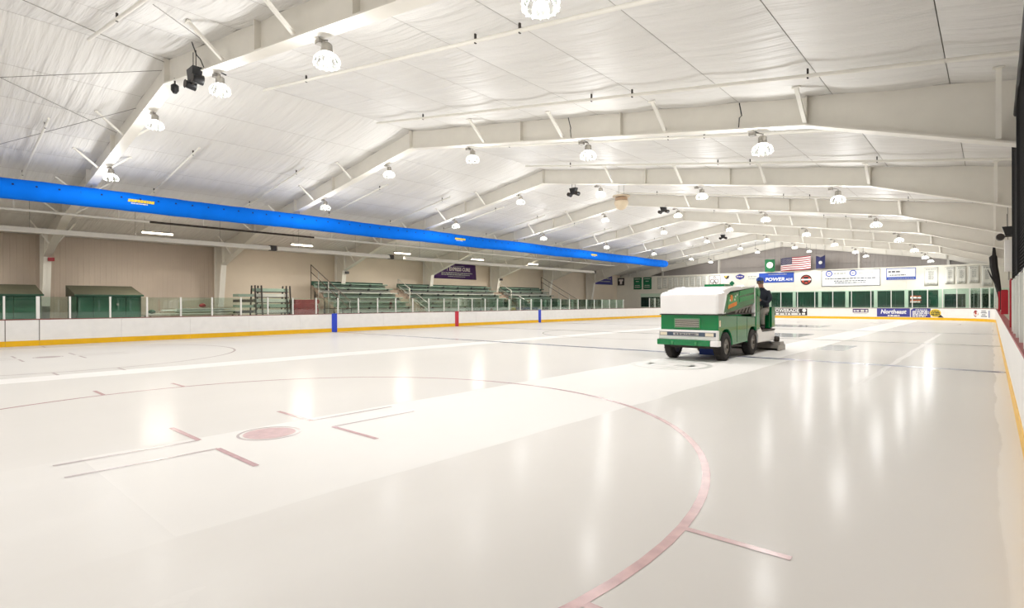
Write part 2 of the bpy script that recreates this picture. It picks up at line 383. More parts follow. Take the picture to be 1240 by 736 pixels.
# ---------------------------------------------------------------- walls
wl = struct('wall_left', (WL, 20, 0))
MB().box(WL - 0.15, WL - 0.02, YB, YG, -0.05, 4.75).build('wall_backing', 'deck', wl)
for k in range(9):
    y0 = FY[k - 1] if k else YB
    y1 = FY[k]
    MB().box(WL - 0.02, WL, y0 + 0.005, y1 - 0.005, -0.05, 4.72).build('wall_panel', 'wall_rib' if k < 3 else 'wall_liner', wl)
wr = struct('wall_right', (WR, 20, 0))
for k in range(9):
    y0 = FY[k - 1] if k else YB
    MB().box(WR, WR + 0.1, y0 + 0.01, FY[k] - 0.01, -0.05, 4.75).build('wall_panel', 'wall_liner', wr)
smesh(MB().box(WR + 0.1, WR + 0.2, YB, YG, -0.05, 4.9), 'wall_right_backing', 'deck')
gp = [(WL - 0.1, -0.05), (WR + 0.1, -0.05), (WR + 0.1, roofz(WR)), (RX, roofz(RX) + 0.05), (WL - 0.1, roofz(WL))]
smesh(MB().prism(gp, 'Y', YB - 0.15, YB), 'wall_back', 'gable_rib')
wg = smesh(MB().prism(gp, 'Y', YG, YG + 0.15), 'wall_gable', 'gable_rib')
for x in (-21.5, -15.2, -2.8, 3.4):
    MB().box(x - 0.08, x + 0.08, YG - 0.22, YG - 0.001, 3.9, roofz(x) - 0.02).build('wind_post', 'steel', wg)
for z in (4.95, 5.9):
    xw = (7.42 - z) / 0.158
    MB().box(RX - min(xw, 17.4) + 0.2, RX + min(xw, 17.4) - 0.2, YG - 0.1, YG - 0.002, z, z + 0.06).build('girt', 'gable_rib', wg)

# end wall with window bays
TOP = 4.32
we = struct('wall_end', (RX, YW, 0))
piers = [-9.9, -7.76, -5.64, -3.51, -1.40, 0.74]
def wp(x0, x1, z0, z1, m='wall_end', d=0.0): return MB().box(x0, x1, YW - d, YW + 0.14, z0, z1).build('wall_panel', m, we)
xs = [WL + 0.01, -21.2, -17.0, -12.0, -7.76, -3.51, 0.74, 2.82, WR - 0.01]
for a, b_ in zip(xs[:-1], xs[1:]): wp(a + 0.004, b_ - 0.004, 2.46, TOP)
for a, b_ in zip(xs[:-1], xs[1:]): wp(a + 0.004, b_ - 0.004, -0.05, 0.93)
MB().box(WL + 0.05, WR - 0.05, YW - 0.03, YW + 0.17, TOP, TOP + 0.05).build('wall_cap', 'wall_end', we)
MB().box(-23.7, WR - 0.1, YW - 0.02, YW + 0.1, 2.40, 2.46).build('head_rail', 'mint', we)
wp(WL + 0.01, -23.55, 0.93, 2.46, 'wall_end'); wp(-21.22, -9.9, 0.93, 2.40, 'wall_end')
for x in piers: MB().box(x - 0.13, x + 0.13, YW - 0.03, YW + 0.1, 0.93, 2.40).build('window_pier', 'mint', we)
MB().box(2.82, 3.20, YW - 0.03, YW + 0.1, 0.93, 2.40).build('window_pier', 'mint', we)
MB().box(4.50, 4.72, YW - 0.03, YW + 0.1, 0.93, 2.40).build('window_pier', 'mint', we)
MB().box(6.1, WR - 0.1, YW - 0.03, YW + 0.1, 0.93, 2.40).build('window_pier', 'mint', we)
wins = [(-23.55, -21.22, 0.93, 2.10)] + [(a + 0.13, b_ - 0.13, 0.93, 2.40) for a, b_ in zip(piers, piers[1:] + [2.95])] + [(3.20, 4.50, 0.93, 2.08), (4.72, 6.10, 0.93, 2.08)]
for i, (a, b_, z0, z1) in enumerate(wins):
    w = struct('window_%d' % (i + 1), (a, YW, z0))
    if z1 < 2.3: MB().box(a, b_, YW, YW + 0.1, z1, 2.40).build('transom_panel', 'mint', w)
    n = 3 if i in (1, 2, 7) else 3
    MB().box(a, b_, YW + 0.0, YW + 0.1, z0, z0 + 0.05).box(a, b_, YW, YW + 0.1, z1 - 0.04, z1).build('window_frame', 'mint', w)
    for k in range(n):
        p0 = a + (b_ - a) * k / n; p1 = a + (b_ - a) * (k + 1) / n
        MB().box(p0 + 0.012, p1 - 0.012, YW + 0.05, YW + 0.07, z0 + 0.05, z1 - 0.04).build('pane', 'win_dark' if i < 7 and i else 'win_dark2', w)
        if k: MB().box(p0 - 0.012, p0 + 0.012, YW + 0.03, YW + 0.09, z0 + 0.05, z1 - 0.04).build('mullion', 'dark_green', w)
mb = thing('menu_board', 'small lit orange menu board in the window above the blue boards sign', 'sign', (1.05, YW + 0.03, 1.4))
MB().box(0.95, 1.75, YW + 0.035, YW + 0.048, 1.30, 1.95).build('panel', 'dark_metal', mb)
scribble(mb, [(1.0, 1.7, 1.72, 0.12, YW + 0.034), (1.0, 1.65, 1.40, 0.07, YW + 0.034)], '-Y', 'menu_white', 'lit_lettering')
scribble(mb, [(1.0, 1.7, 1.55, 0.05, YW + 0.034), (1.0, 1.7, 1.88, 0.05, YW + 0.034)], '-Y', 'menu_lit', 'lit_lettering')

# ---------------------------------------------------------------- ceiling: liner strips between seams
cl = struct('ceiling', (RX, 20, 7.4))
def deckz(x): return roofz(x) + 0.12
dk = MB()
dk.add([(WL - 0.2, YB - .2, deckz(WL - .2)), (RX, YB - .2, deckz(RX)), (RX, YG + .2, deckz(RX)), (WL - 0.2, YG + .2, deckz(WL - .2)),
        (WR + 0.2, YB - .2, deckz(WR + .2)), (WR + 0.2, YG + .2, deckz(WR + .2))], [(0, 1, 2, 3), (1, 4, 5, 2)])
dk.build('roof_deck', 'deck', cl)
seams_r = [RX, -8.51 + 1.75, -8.51 + 3.5, -8.51 + 5.25, -8.51 + 7.0, -8.51 + 8.75, -8.51 + 10.5, -8.51 + 12.25, -8.51 + 14.0, -8.51 + 15.75, WR]
cache = {}
def liner_panel(x0, x1, y0, y1):
    w = round(x1 - x0, 3); ln = round(y1 - y0, 3); sl = -0.158 if x0 >= RX - 1e-6 else 0.158
    key = (w, ln, sl)
    if key not in cache:
        b = MB(); nx, ny = 4, 5; vs = []
        for j in range(ny + 1):
            for i in range(nx + 1):
                u = i / nx; t = j / ny; x = 0.006 + (w - 0.012) * u
                sag = 0.045 * math.sin(PI * u) ** 0.7 if 0 < u < 1 else 0
                vs.append((x, 0.01 + (ln - 0.02) * t, sl * x - sag))
        fs = [(j * (nx + 1) + i, j * (nx + 1) + i + 1, (j + 1) * (nx + 1) + i + 1, (j + 1) * (nx + 1) + i) for j in range(ny) for i in range(nx)]
        b.add(vs, fs, 0, True); cache[key] = b.mesh('ceiling_panel', 'liner')
    o = bpy.data.objects.new('ceiling_panel', cache[key]); C.objects.link(o); o.parent = cl
    o.location = Vector((x0, y0, roofz(x0))) - cl.location
ys = [YB] + FY[:] + [YG]
ys = [YB] + FY
for j in range(len(ys) - 1):
    for a, b_ in zip(seams_r[:-1], seams_r[1:]):
        liner_panel(a, b_, ys[j], ys[j + 1])
        liner_panel(2 * RX - b_, 2 * RX - a, ys[j], ys[j + 1])
for a, b_ in zip(seams_r[:-1], seams_r[1:]):
    liner_panel(a, b_, FY[8], YG); liner_panel(2 * RX - b_, 2 * RX - a, FY[8], YG)

# ---------------------------------------------------------------- steel frames
def plate(b, p, q, y, w, t, inward):
    """flange plate along p->q in the XZ plane, centred on y"""
    P = Vector((p[0], y, p[1])); Q = Vector((q[0], y, q[1])); d = (Q - P).normalized(); n = Vector((d.z, 0, -d.x)) * inward * t
    h = Vector((0, w / 2, 0))
    vs = [P - h, P + h, Q + h, Q - h, P - h + n, P + h + n, Q + h + n, Q - h + n]
    b.add(vs, [(0, 1, 2, 3), (7, 6, 5, 4), (0, 4, 5, 1), (1, 5, 6, 2), (2, 6, 7, 3), (3, 7, 4, 0)])
BRX = [3.6, 6.5, 9.4, 12.3, 15.1]
def make_frame():
    y = FY[1]
    fr = thing('roof_frame', 'x', 'roof frame', (RX, y, 0), 'white steel portal frames of the roof')
    for s in (-1, 1):
        X = lambda d: RX + s * d
        b = MB().prism([(X(17.4), 0.0), (X(17.05), 0.0), (X(16.4), 3.6), (X(17.4), 4.62)], 'Y', y - 0.01, y + 0.01)
        plate(b, (X(17.05), 0.0), (X(16.4), 3.6), y, 0.28, 0.025, 1 if s > 0 else -1)
        plate(b, (X(17.4), 0.0), (X(17.4), 4.62), y, 0.28, 0.025, 1)
        b.box(min(X(17.5), X(16.95)), max(X(17.5), X(16.95)), y - 0.18, y + 0.18, -0.05, 0.03)
        col = b.build('column', 'steel', fr)
        prof = [(X(17.4), roofz(X(17.4)) - 0.02), (X(0), roofz(RX) - 0.02), (X(0), 6.8), (X(12.3), 4.90), (X(16.4), 3.6)]
        rf = MB().prism(prof, 'Y', y - 0.01, y + 0.01)
        rafter = rf.build('rafter', 'steel', fr)
        fl = MB(); plate(fl, (X(0), 6.8), (X(12.3), 4.90), y, 0.28, 0.03, s); plate(fl, (X(12.3), 4.90), (X(16.4), 3.6), y, 0.28, 0.03, s)
        fl.build('flange', 'steel', rafter)
        st = MB()
        for d in (0.0, 5.0, 8.2, 12.3, 16.3):
            x = X(d) + s * 0.02
            st.box(x - 0.012, x + 0.012, y - 0.13, y + 0.13, rafz(x), roofz(x) - 0.03)
        st.build('stiffener', 'steel', rafter)
        for d in BRX:
            x = X(d)
            for sy in ((-1, 1) if s < 0 else (-1,)):
                b = MB().bar((x, y + sy * 0.12, rafz(x) + 0.03), (x, y + sy * 0.75, roofz(x) - 0.05), 0.07, 0.05)
                b.box(x - 0.07, x + 0.07, y + sy * 0.75 - 0.03, y + sy * 0.75 + 0.03, roofz(x) - 0.075, roofz(x) - 0.045)
                b.build('flange_brace', 'steel_brace', fr)
    return fr
frame0 = make_frame()
fl_ = ['white steel roof frame nearest to the camera, crossing the top left corner'] + ['white steel roof frame, %s from the camera' % ORD[k] for k in range(2, 8)] + ['last white steel roof frame in front of the grey gable wall']
frame0['label'] = fl_[0]
for k in range(2, 9):
    c = copy_tree(frame0, None, (0, FY[k] - FY[1], 0)); c['label'] = fl_[k - 1]
c = copy_tree(frame0, None, (0, FY[0] - FY[1], 0)); c['label'] = 'white steel roof frame behind the camera, out of the photograph'

# ---------------------------------------------------------------- sprinkler pipes under the liner, cables
def pipe(name, pts, r, m, label, cat, group, n=8, clips=()):
    t = thing(name, label, cat, pts[0], group)
    MB().tube(pts, r, n).build('pipe', m, t)
    for p in clips:
        MB().box(p[0] - 0.012, p[0] + 0.012, p[1] - 0.02, p[1] + 0.02, p[2] - 0.045, p[2] + 0.12).build('hanger', 'dark_metal', t)
    return t
k = 0
names = ['this side of the first frame', 'between the first and second frames', 'between the second and third frames', 'between the third and fourth frames',
         'between the fourth and fifth frames', 'between the fifth and sixth frames', 'between the sixth and seventh frames', 'between the last two roof frames']
for k in range(8):
    for j, fy in enumerate((2.15, 5.75)):
        y = FY[k] + fy; which = 'nearer' if j == 0 else 'farther'
        dz = 0.17
        if y > -2:
            pts = [(x, y, roofz(x) - dz) for x in (-8.7, 0, 8.3)]
            pipe('sprinkler_pipe', pts, 0.035, 'steel_brace', '%s long white pipe under the right slope, %s' % (which, names[k]), 'pipe', 'pipes under the right roof slope', 8,
                 [(x, y, roofz(x) - dz) for x in (-6.4, -0.6, 0.4, 3.7)])
        pts = [(x, y, roofz(x) - dz) for x in (-19.0, -13.4)]
        pipe('sprinkler_branch', pts, 0.035, 'steel_brace', '%s short white pipe under the left slope, %s' % (which, names[k]), 'pipe', 'pipes under the left roof slope', 8,
             [(x, y, roofz(x) - dz) for x in (-18.2, -14.0)])
rods = [((-9.3, -1.5, 7.25), (-16.5, 9.0, 6.1)), ((-12.5, -2.0, 6.75), (-9.3, 1.6, 7.2)), ((-16.4, -1.0, 6.1), (-11.5, 1.6, 6.8)), ((-11.2, -2.0, 7.0), (-13.5, 1.6, 6.55)),
        ((-6.8, -2, 6.95), (-9, 1.6, 7.3)), ((-4.8, 0.2, 6.6), (-6.3, 1.6, 6.9))]
for i, (a, b_) in enumerate(rods[1:]):
    solo(MB().tube([a, b_], 0.008, 6), 'tie_rod', 'grey_metal', 'thin dark bracing rod under the roof at upper left, %s of five' % ORD[i + 1], 'rod', 'thin bracing rods at the near roof bay', a)

# ---------------------------------------------------------------- high-bay lamps
def make_lamp():
    t = thing('high_bay_lamp', 'x', 'lamp', (0, 0, 0), 'high-bay lamps hung below the roof frames')
    O = (0, 0, 0)
    MB().lathe([(0.05, 0.30), (0.085, 0.27), (0.09, 0.16), (0.11, 0.14)], n=12).tube([(0, 0, 0.30), (0.02, 0, 0.335), (-0.10, 0, 0.38), (-0.16, 0, 0.38)], 0.012, 6).build('housing', 'grey_metal', t, O)
    MB().box(-0.26, -0.14, -0.06, 0.06, 0.34, 0.412).build('junction_box', 'grey_metal', t, O)
    b = MB(); prof = [(0.10, 0.13), (0.155, 0.10), (0.195, 0.04), (0.205, -0.02), (0.19, -0.06)]
    b.lathe(prof, n=14, smooth=False, caps=False)
    gl = b.build('glass_reflector', 'lamp_glass', t, O); b = MB()
    for kk in range(14):                                    # prism ribs of the refractor
        a = 2 * PI * kk / 14
        b.tube([(rr_ * math.cos(a), rr_ * math.sin(a), zz) for rr_, zz in ((0.158, 0.10), (0.199, 0.04), (0.209, -0.02), (0.193, -0.06))], 0.007, 5)
    b.build('prism_ribs', 'lamp_rib', gl, O)
    MB().lathe([(0.01, 0.09), (0.035, 0.06), (0.04, 0.0), (0.03, -0.04), (0.01, -0.055)], n=10).build('bulb', 'bulb', t, O)
    ld = bpy.data.lights.new('lamp_light', 'SPOT'); ld.energy = LAMP_W; ld.color = (1.0, 1.0, 0.995); ld.shadow_soft_size = 0.12
    ld.spot_size = math.radians(150); ld.spot_blend = 0.7
    lo = bpy.data.objects.new('lamp_light', ld); C.objects.link(lo); lo.parent = t; lo.location = (0, 0, -0.1)
    ld = bpy.data.lights.new('lamp_glow', 'POINT'); ld.energy = LAMP_W * 0.33; ld.color = (1.0, 1.0, 0.995); ld.shadow_soft_size = 0.12
    lo = bpy.data.objects.new('lamp_glow', ld); C.objects.link(lo); lo.parent = t; lo.location = (0, 0, -0.22)
    return t
lamp0 = make_lamp(); used = False
LX = [-14.9, -10.45, -6.1, -1.83, 2.46]
for k in range(9):
    for j, x in enumerate(LX):
        lm = lamp0 if not used else copy_tree(lamp0); used = True
        lm.location = (x, FY[k] + (0.08 if k < 8 else -2.6), rafz(x) - 0.45)  # last row shifted ahead of its frame to brighten the end wall
        if k == 8: MB().tube([(x - 0.2, FY[k] - 2.6, rafz(x) - 0.02), (x - 0.2, FY[k] - 2.6, roofz(x) - 0.03)], 0.015, 6).build('hanger_rod', 'grey_metal', lm)
        pos = ['leftmost lamp', 'second lamp from the left', 'middle lamp', 'fourth lamp from the left', 'rightmost lamp'][j]
        fr = ['roof frame behind the camera', 'nearest roof frame'] + ['%s roof frame from the camera' % ORD[i] for i in range(2, 8)] + ['row moved forward to light end wall']
        lm['label'] = 'glass high-bay %s on the %s' % (pos, fr[k])
# cables looping from the liner to two lamps
for i, (x, k, lab) in enumerate(((2.46, 2, 'black cable from the roof to the rightmost lamp of the second frame'), (-1.83, 2, 'black cable from the roof to the fourth lamp of the second frame'), (-6.1, 1, 'black cable from the roof to the black floodlights on the nearest frame'))):
    y = FY[k] - 0.05; z0 = rafz(x) + 0.05; z1 = roofz(x) - 0.08; x2 = x - 0.32
    solo(MB().tube([(x2, y - 0.3, z1), (x2 + 0.02, y - 0.22, z1 - 0.25), (x2 - 0.06, y - 0.12, z0 + 0.2), (x2 - 0.12, y, z0), (x2 + 0.1, y + 0.2, z0 - 0.02), (x2 + 0.2, y + 0.3, z0 - 0.08)], 0.012, 6), 'cable', 'black', lab, 'cable', 'cables to lamps', (x2, y, z0))

# black twin floodlights and a white hanging loudspeaker
def floodlight(loc, lab, s=1.0):
    t = thing('floodlight', lab, 'floodlight', loc, 'black twin floodlights under the roof frames'); x, y, z = loc
    MB().prism([(x - 0.17 * s, z + 0.16 * s), (x + 0.17 * s, z + 0.16 * s), (x + 0.10 * s, z - 0.08 * s), (x - 0.10 * s, z - 0.08 * s)], 'Y', y - 0.09 * s, y + 0.09 * s).build('body', 'black', t)
    for sx in (-1, 1):
        h = MB().lathe([(0.045 * s, -0.10 * s), (0.075 * s, -0.08 * s), (0.095 * s, 0.08 * s)], (x + sx * 0.2 * s, y, z - 0.10 * s), 14, axis='Y').build('head', 'black', t)
        MB().lathe([(0.085 * s, -0.105 * s), (0.08 * s, -0.112 * s)], (x + sx * 0.2 * s, y, z - 0.10 * s), 14, axis='Y').build('lens', 'dark_metal', h)
    MB().bar((x - 0.2 * s, y, z - 0.1 * s), (x + 0.2 * s, y, z - 0.1 * s), 0.03).tube([(x - 0.08, y, z + 0.15 * s), (x - 0.08, y, z + 0.5 * s)], 0.008, 6).tube([(x + 0.08, y, z + 0.15 * s), (x + 0.08, y, z + 0.5 * s)], 0.008, 6).build('hanger', 'dark_metal', t)
floodlight((-6.72, FY[1] - 0.2, 6.28), 'black twin floodlight on the nearest roof frame beside its middle lamp', 1.1)
floodlight((-7.4, FY[3] + 0.0, 6.20), 'black twin floodlight below the ridge on the third roof frame')
floodlight((-6.85, FY[4] + 0.0, 6.30), 'black twin floodlight below the ridge on the fourth roof frame')
floodlight((-9.2, FY[6] + 0.0, 6.40), 'black twin floodlight below the ridge on the sixth roof frame')
floodlight((6.45, 19.6, 3.52), 'black twin floodlight over the white cabinet by the right boards', 1.15)
t = thing('roof_camera', 'small black camera under the bend of the nearest roof frame', 'camera', (-8.3, FY[1] - 0.1, 6.5))
MB().tube([(-8.3, FY[1] - 0.1, 6.72), (-8.3, FY[1] - 0.1, 6.58)], 0.02, 8).build('mount', 'dark_metal', t)
MB().lathe([(0.05, 0.08), (0.085, 0.05), (0.085, -0.06), (0.04, -0.13)], (-8.3, FY[1] - 0.1, 6.5), 12).build('body', 'black', t)
t = thing('hanging_loudspeaker', 'cream round hanging loudspeaker under the roof ridge', 'loudspeaker', (-7.25, 20.2, 6.0))
c0 = (-7.25, 20.2, 6.3)
MB().lathe([(0.32, 0.0), (0.34, -0.1), (0.30, -0.22), (0.20, -0.36), (0.08, -0.42)], c0, 20).build('bowl', 'cream', t)
MB().lathe([(0.30, 0.02), (0.29, 0.14), (0.26, 0.16)], c0, 20).build('band', 'powder', t)
MB().lathe([(0.42, 0.20), (0.40, 0.26), (0.15, 0.28)], c0, 20).build('rim', 'cream', t)
for dx in (-0.14, 0.14): MB().tube([(c0[0] + dx, 20.2, 6.55), (c0[0] + dx, 20.2, roofz(-7.2) - 0.05)], 0.008, 6).build('hanger', 'grey_metal', t)

# ---------------------------------------------------------------- blue fabric duct
DX, DZ, DR = -17.0, 5.08, 0.325
t = thing('fabric_duct', 'long bright blue fabric air duct hanging along the left side', 'air duct', (DX, -11.5, DZ))
npt = 120; pts = []; rr = []
for i in range(npt + 1):
    y = -11.5 + (45.6 + 11.5) * i / npt; pts.append((DX + 0.012 * math.sin(y * 1.3), y, DZ + 0.012 * math.sin(y * 0.85)))
    r = DR + 0.006 * math.sin(y * 5)
    if y > 44.7: r = DR * math.sqrt(max(0.02, 1 - ((y - 44.7) / 0.92) ** 2))
    rr.append(r)
body = MB().tube(pts, rr, 24).build('fabric_tube', 'duct', t)
h = MB(); y = -11.0
while y < 45:
    a = math.radians(17); n = Vector((math.cos(a), 0, math.sin(a)))
    c_ = Vector((DX, y, DZ)) + n * (DR + 0.014); u = Vector((0, 1, 0)); w = n.cross(u)
    h.add([c_ + (u * math.cos(2 * PI * q_ / 8) + w * math.sin(2 * PI * q_ / 8)) * 0.032 for q_ in range(8)], [tuple(range(8))]); y += 0.56
h.build('air_holes', 'hole', body, stuff=True)
for y in (2.62, 18.1, 32.0):
    a = math.radians(-8); xx = DX + DR * math.cos(a) + 0.022
    s = MB(); rs = random.Random(5); yy = y
    for q_ in range(9):
        w = rs.uniform(0.05, 0.09); s.prism([(yy, DZ - 0.03), (yy + w, DZ - 0.03), (yy + w + 0.02, DZ + 0.07), (yy + 0.02, DZ + 0.07)], 'X', xx - 0.01, xx); yy += w + 0.012
    s.build('logo_lettering', 'yellow', body)
    scribble(body, [(y + 0.1, y + 0.6, DZ - 0.09, 0.035, xx - 0.008)], '+X', 'white', 'logo_small_print')
for k in range(1, 8): MB().tube([(DX, FY[k], DZ + DR - 0.02), (DX, FY[k], rafz(DX) + 0.02)], 0.012, 6).build('hanger', 'grey_metal', t)

# ---------------------------------------------------------------- heater tubes, overhead pipe, strip lights above the stands
HX, HZ = -21.4, 4.27
for i, (a, b_, lab) in enumerate(((-4.0, 9.75, 'first long white radiant heater tube above the green sheds'), (10.1, 17.0, 'middle white radiant heater tube above the stacked benches'), (18.2, 39.6, 'farthest long white radiant heater tube above the bleachers'))):
    t = thing('radiant_heater', lab, 'heater', (HX, a, HZ), 'white radiant heater tubes over the stands')
    MB().prism([(HX - 0.16, HZ - 0.09), (HX + 0.16, HZ - 0.09), (HX + 0.16, HZ - 0.06), (HX + 0.09, HZ + 0.10), (HX - 0.09, HZ + 0.10), (HX - 0.16, HZ - 0.06)], 'Y', a, b_).build('reflector', 'steel', t)
    MB().box(HX - 0.11, HX + 0.11, b_ + 0.01, b_ + 0.32, HZ - 0.12, HZ + 0.14).build('burner_box', 'dark_metal', t)
    y = a + 1.2
    while y < b_:
        MB().tube([(HX, y, HZ + 0.1), (HX, y, roofz(HX) - 0.05)], 0.008, 6).build('hanger', 'grey_metal', t); y += 3.4
PX, PZ = -20.0, 4.84
t = thing('overhead_pipe', 'thin white pipe with a dark section below the blue duct', 'pipe', (PX, -6, PZ))
for a, b_, m in ((-6, 4.15, 'steel_brace'), (4.17, 11.4, 'dark_metal'), (11.42, 41, 'steel_brace')):
    MB().tube([(PX, a, PZ), (PX, b_, PZ)], 0.045, 10).build('pipe_section', m, t)
y = -3.1
while y < 41:
    MB().bar((PX, y, PZ), (PX, y, roofz(PX) - 0.05), 0.03).build('hanger', 'steel_brace', t); y += 3.1
for i, y in enumerate((-1.9, 5.0, 11.8, 18.5, 25.2, 31.6)):
    x, z = -22.0, 4.62
    lab = ['strip light over the left stands, outside the frame', 'lit fluorescent strip light above the second green shed', 'lit fluorescent strip light above the stacked benches', 'lit fluorescent strip light over the near end of the bleachers',
           'lit fluorescent strip light beside the purple banner', 'lit fluorescent strip light over the far end of the bleachers'][i]
    t = thing('strip_light', lab, 'strip light', (x, y, z), 'fluorescent strip lights over the stands')
    MB().box(x - 0.11, x + 0.11, y - 0.62, y + 0.62, z + 0.03, z + 0.09).build('housing', 'grey_metal', t)
    MB().tube([(x, y - 0.6, z - 0.005), (x, y + 0.6, z - 0.005)], 0.035, 8).build('tube', 'tube_light', t)
    for dy in (-0.5, 0.5): MB().tube([(x, y + dy, z + 0.09), (x, y + dy, roofz(x) - 0.05)], 0.006, 6).build('hanger', 'grey_metal', t)
    ld = bpy.data.lights.new('strip_glow', 'AREA'); ld.shape = 'RECTANGLE'; ld.size = 0.07; ld.size_y = 1.2; ld.energy = STRIP_W; ld.color = (1, 0.93, 0.82)
    lo = bpy.data.objects.new('strip_glow', ld); C.objects.link(lo); lo.parent = t; lo.location = (0, 0, -0.05)

# ---------------------------------------------------------------- dasher boards
BH = 0.94
def boards_along(pts, parent, panel_w=None):
    """pts: inner face polyline (x,y), left-hand side = outside; builds panel, kick plate, cap"""
    P = [Vector((x, y, 0)) for x, y in pts]
    return P
def side_boards(t, x, sgn, ylist, cap):
    for a, b_ in zip(ylist[:-1], ylist[1:]):
        MB().box(*sorted((x, x + sgn * 0.08)), a + 0.003, b_ - 0.003, -0.02, BH - 0.03).build('board_panel', 'board_white', t)
        MB().box(*sorted((x - sgn * 0.012, x)), a + 0.003, b_ - 0.003, 0.0, 0.19).build('kick_plate', 'kick_yellow', t)
    MB().box(*sorted((x - sgn * 0.01, x + sgn * 0.12)), ylist[0], ylist[-1], BH - 0.03, BH).build('cap_rail', cap, t)
def arc_boards(t, cx, cy, r, a0, a1, cap, n=18, seg=3):
    for s in range(seg):
        b = MB(); kk = MB(); cc = MB()
        A = [math.radians(a0 + (a1 - a0) * (s * n / seg + i) / n) for i in range(n // seg + 1)]
        def strip(mb_, r0, r1, z0, z1):
            vs = []
            for a in A:
                for r_, z in ((r0, z0), (r1, z0), (r1, z1), (r0, z1)): vs.append((cx + r_ * math.cos(a), cy + r_ * math.sin(a), z))
            fs = []
            for i in range(len(A) - 1):
                for q_ in range(4): fs.append((i * 4 + q_, i * 4 + (q_ + 1) % 4, i * 4 + 4 + (q_ + 1) % 4, i * 4 + 4 + q_))
            fs += [(0, 1, 2, 3), tuple(len(vs) - 4 + q_ for q_ in (3, 2, 1, 0))]
            mb_.add(vs, fs)
        strip(b, r, r + 0.08, -0.02, BH - 0.03); b.build('board_panel', 'board_white', t)
        strip(kk, r - 0.012, r, 0, 0.19); kk.build('kick_plate', 'kick_yellow', t)
        strip(cc, r - 0.01, r + 0.12, BH - 0.03, BH); cc.build('cap_rail', cap, t)
tl = thing('dasher_boards', 'white dasher boards with yellow kick plate along the left side', 'rink boards', (XL, 20, 0), 'rink boards')
yl = [YN + RC, -1.5, -0.31, 0.58] + [0.58 + 2.412 * k for k in range(1, 19)] + [YF - RC]
side_boards(tl, XL, -1, yl, 'cap_brown')
for y, m in ((12.06, 'stripe_blue'), (20.55, 'stripe_red'), (28.9, 'stripe_blue')):
    MB().box(XL, XL + 0.016, y - 0.15, y + 0.15, 0.0, BH + 0.005).build('line_stripe', m, tl)
for y in (-0.31, 0.58): MB().box(XL, XL + 0.004, y - 0.012, y + 0.012, 0.0, BH - 0.03).build('gate_gap', 'seam', tl)
MB().box(XL - 0.012, XL + 0.012, -1.6, 1.2, BH - 0.005, BH + 0.004).build('red_edge', 'cap_red', tl)
arc_boards(tl, XL + RC, YF - RC, RC, 180, 90, 'cap_brown')
te = thing('dasher_boards', 'white dasher boards with adverts along the far end', 'rink boards', ((XL + XR) / 2, YF, 0), 'rink boards')
xe = [XL + RC + (XR - XL - 2 * RC) * k / 6 for k in range(7)]
for a, b_ in zip(xe[:-1], xe[1:]):
    MB().box(a + 0.003, b_ - 0.003, YF, YF + 0.08, -0.02, BH - 0.03).build('board_panel', 'board_white', te)
    MB().box(a + 0.003, b_ - 0.003, YF - 0.012, YF, 0, 0.19).build('kick_plate', 'kick_yellow', te)
MB().box(xe[0], xe[-1], YF - 0.01, YF + 0.12, BH - 0.03, BH).build('cap_rail', 'cap_brown', te)
tr = thing('dasher_boards', 'white dasher boards with red cap rail along the right side', 'rink boards', (XR, 20, 0), 'rink boards')
side_boards(tr, XR, 1, [YN + RC] + [-3.5 + 2.44 * k for k in range(20)] + [YF - RC], 'cap_red')
arc_boards(tr, XR - RC, YF - RC, RC, 0, 90, 'cap_brown')
tn = thing('dasher_boards', 'white dasher boards of the near end behind the camera', 'rink boards', ((XL + XR) / 2, YN, 0), 'rink boards')
MB().box(xe[0], xe[-1], YN - 0.08, YN, -0.02, BH - 0.03).build('board_panel', 'board_white', tn)
MB().box(xe[0], xe[-1], YN, YN + 0.012, 0, 0.19).build('kick_plate', 'kick_yellow', tn)
arc_boards(tn, XL + RC, YN + RC, RC, 180, 270, 'cap_brown'); arc_boards(tn, XR - RC, YN + RC, RC, 270, 360, 'cap_brown')

# glass shields
GT = 1.74
tg = thing('glass_shield', 'low clear glass shield with white posts on the left boards', 'glass shield', (XL - 0.05, 20, BH), 'glass shields on the boards')
py = [-3.9, -2.7, -1.52, -0.33, 0.55, 1.44] + [2.65 + 1.206 * k for k in range(33)]
for i, y in enumerate(py):
    wd = 0.028 if y not in (0.55,) else 0.05
    MB().box(XL - 0.09, XL - 0.03, y - wd, y + wd, BH, GT).build('post', 'post_white', tg)
    if i: MB().box(XL - 0.066, XL - 0.054, py[i - 1] + 0.036, y - 0.036, BH, GT - 0.02).build('glass_pane', 'glass', tg)
MB().box(XL - 0.09, XL - 0.03, -0.50, -0.45, BH, GT).build('post', 'post_white', tg)
te2 = thing('glass_shield', 'tall clear glass shield along the far end boards', 'glass shield', ((XL + XR) / 2, YF + 0.05, BH), 'glass shields on the boards')
px_ = [xe[0] + (xe[-1] - xe[0]) * k / 11 for k in range(12)]
for i, x in enumerate(px_):
    MB().box(x - 0.025, x + 0.025, YF + 0.02, YF + 0.08, BH, 2.42).build('post', 'post_white', te2)
    if i: MB().box(px_[i - 1] + 0.026, x - 0.026, YF + 0.044, YF + 0.056, BH, 2.40).build('glass_pane', 'glass_end', te2)
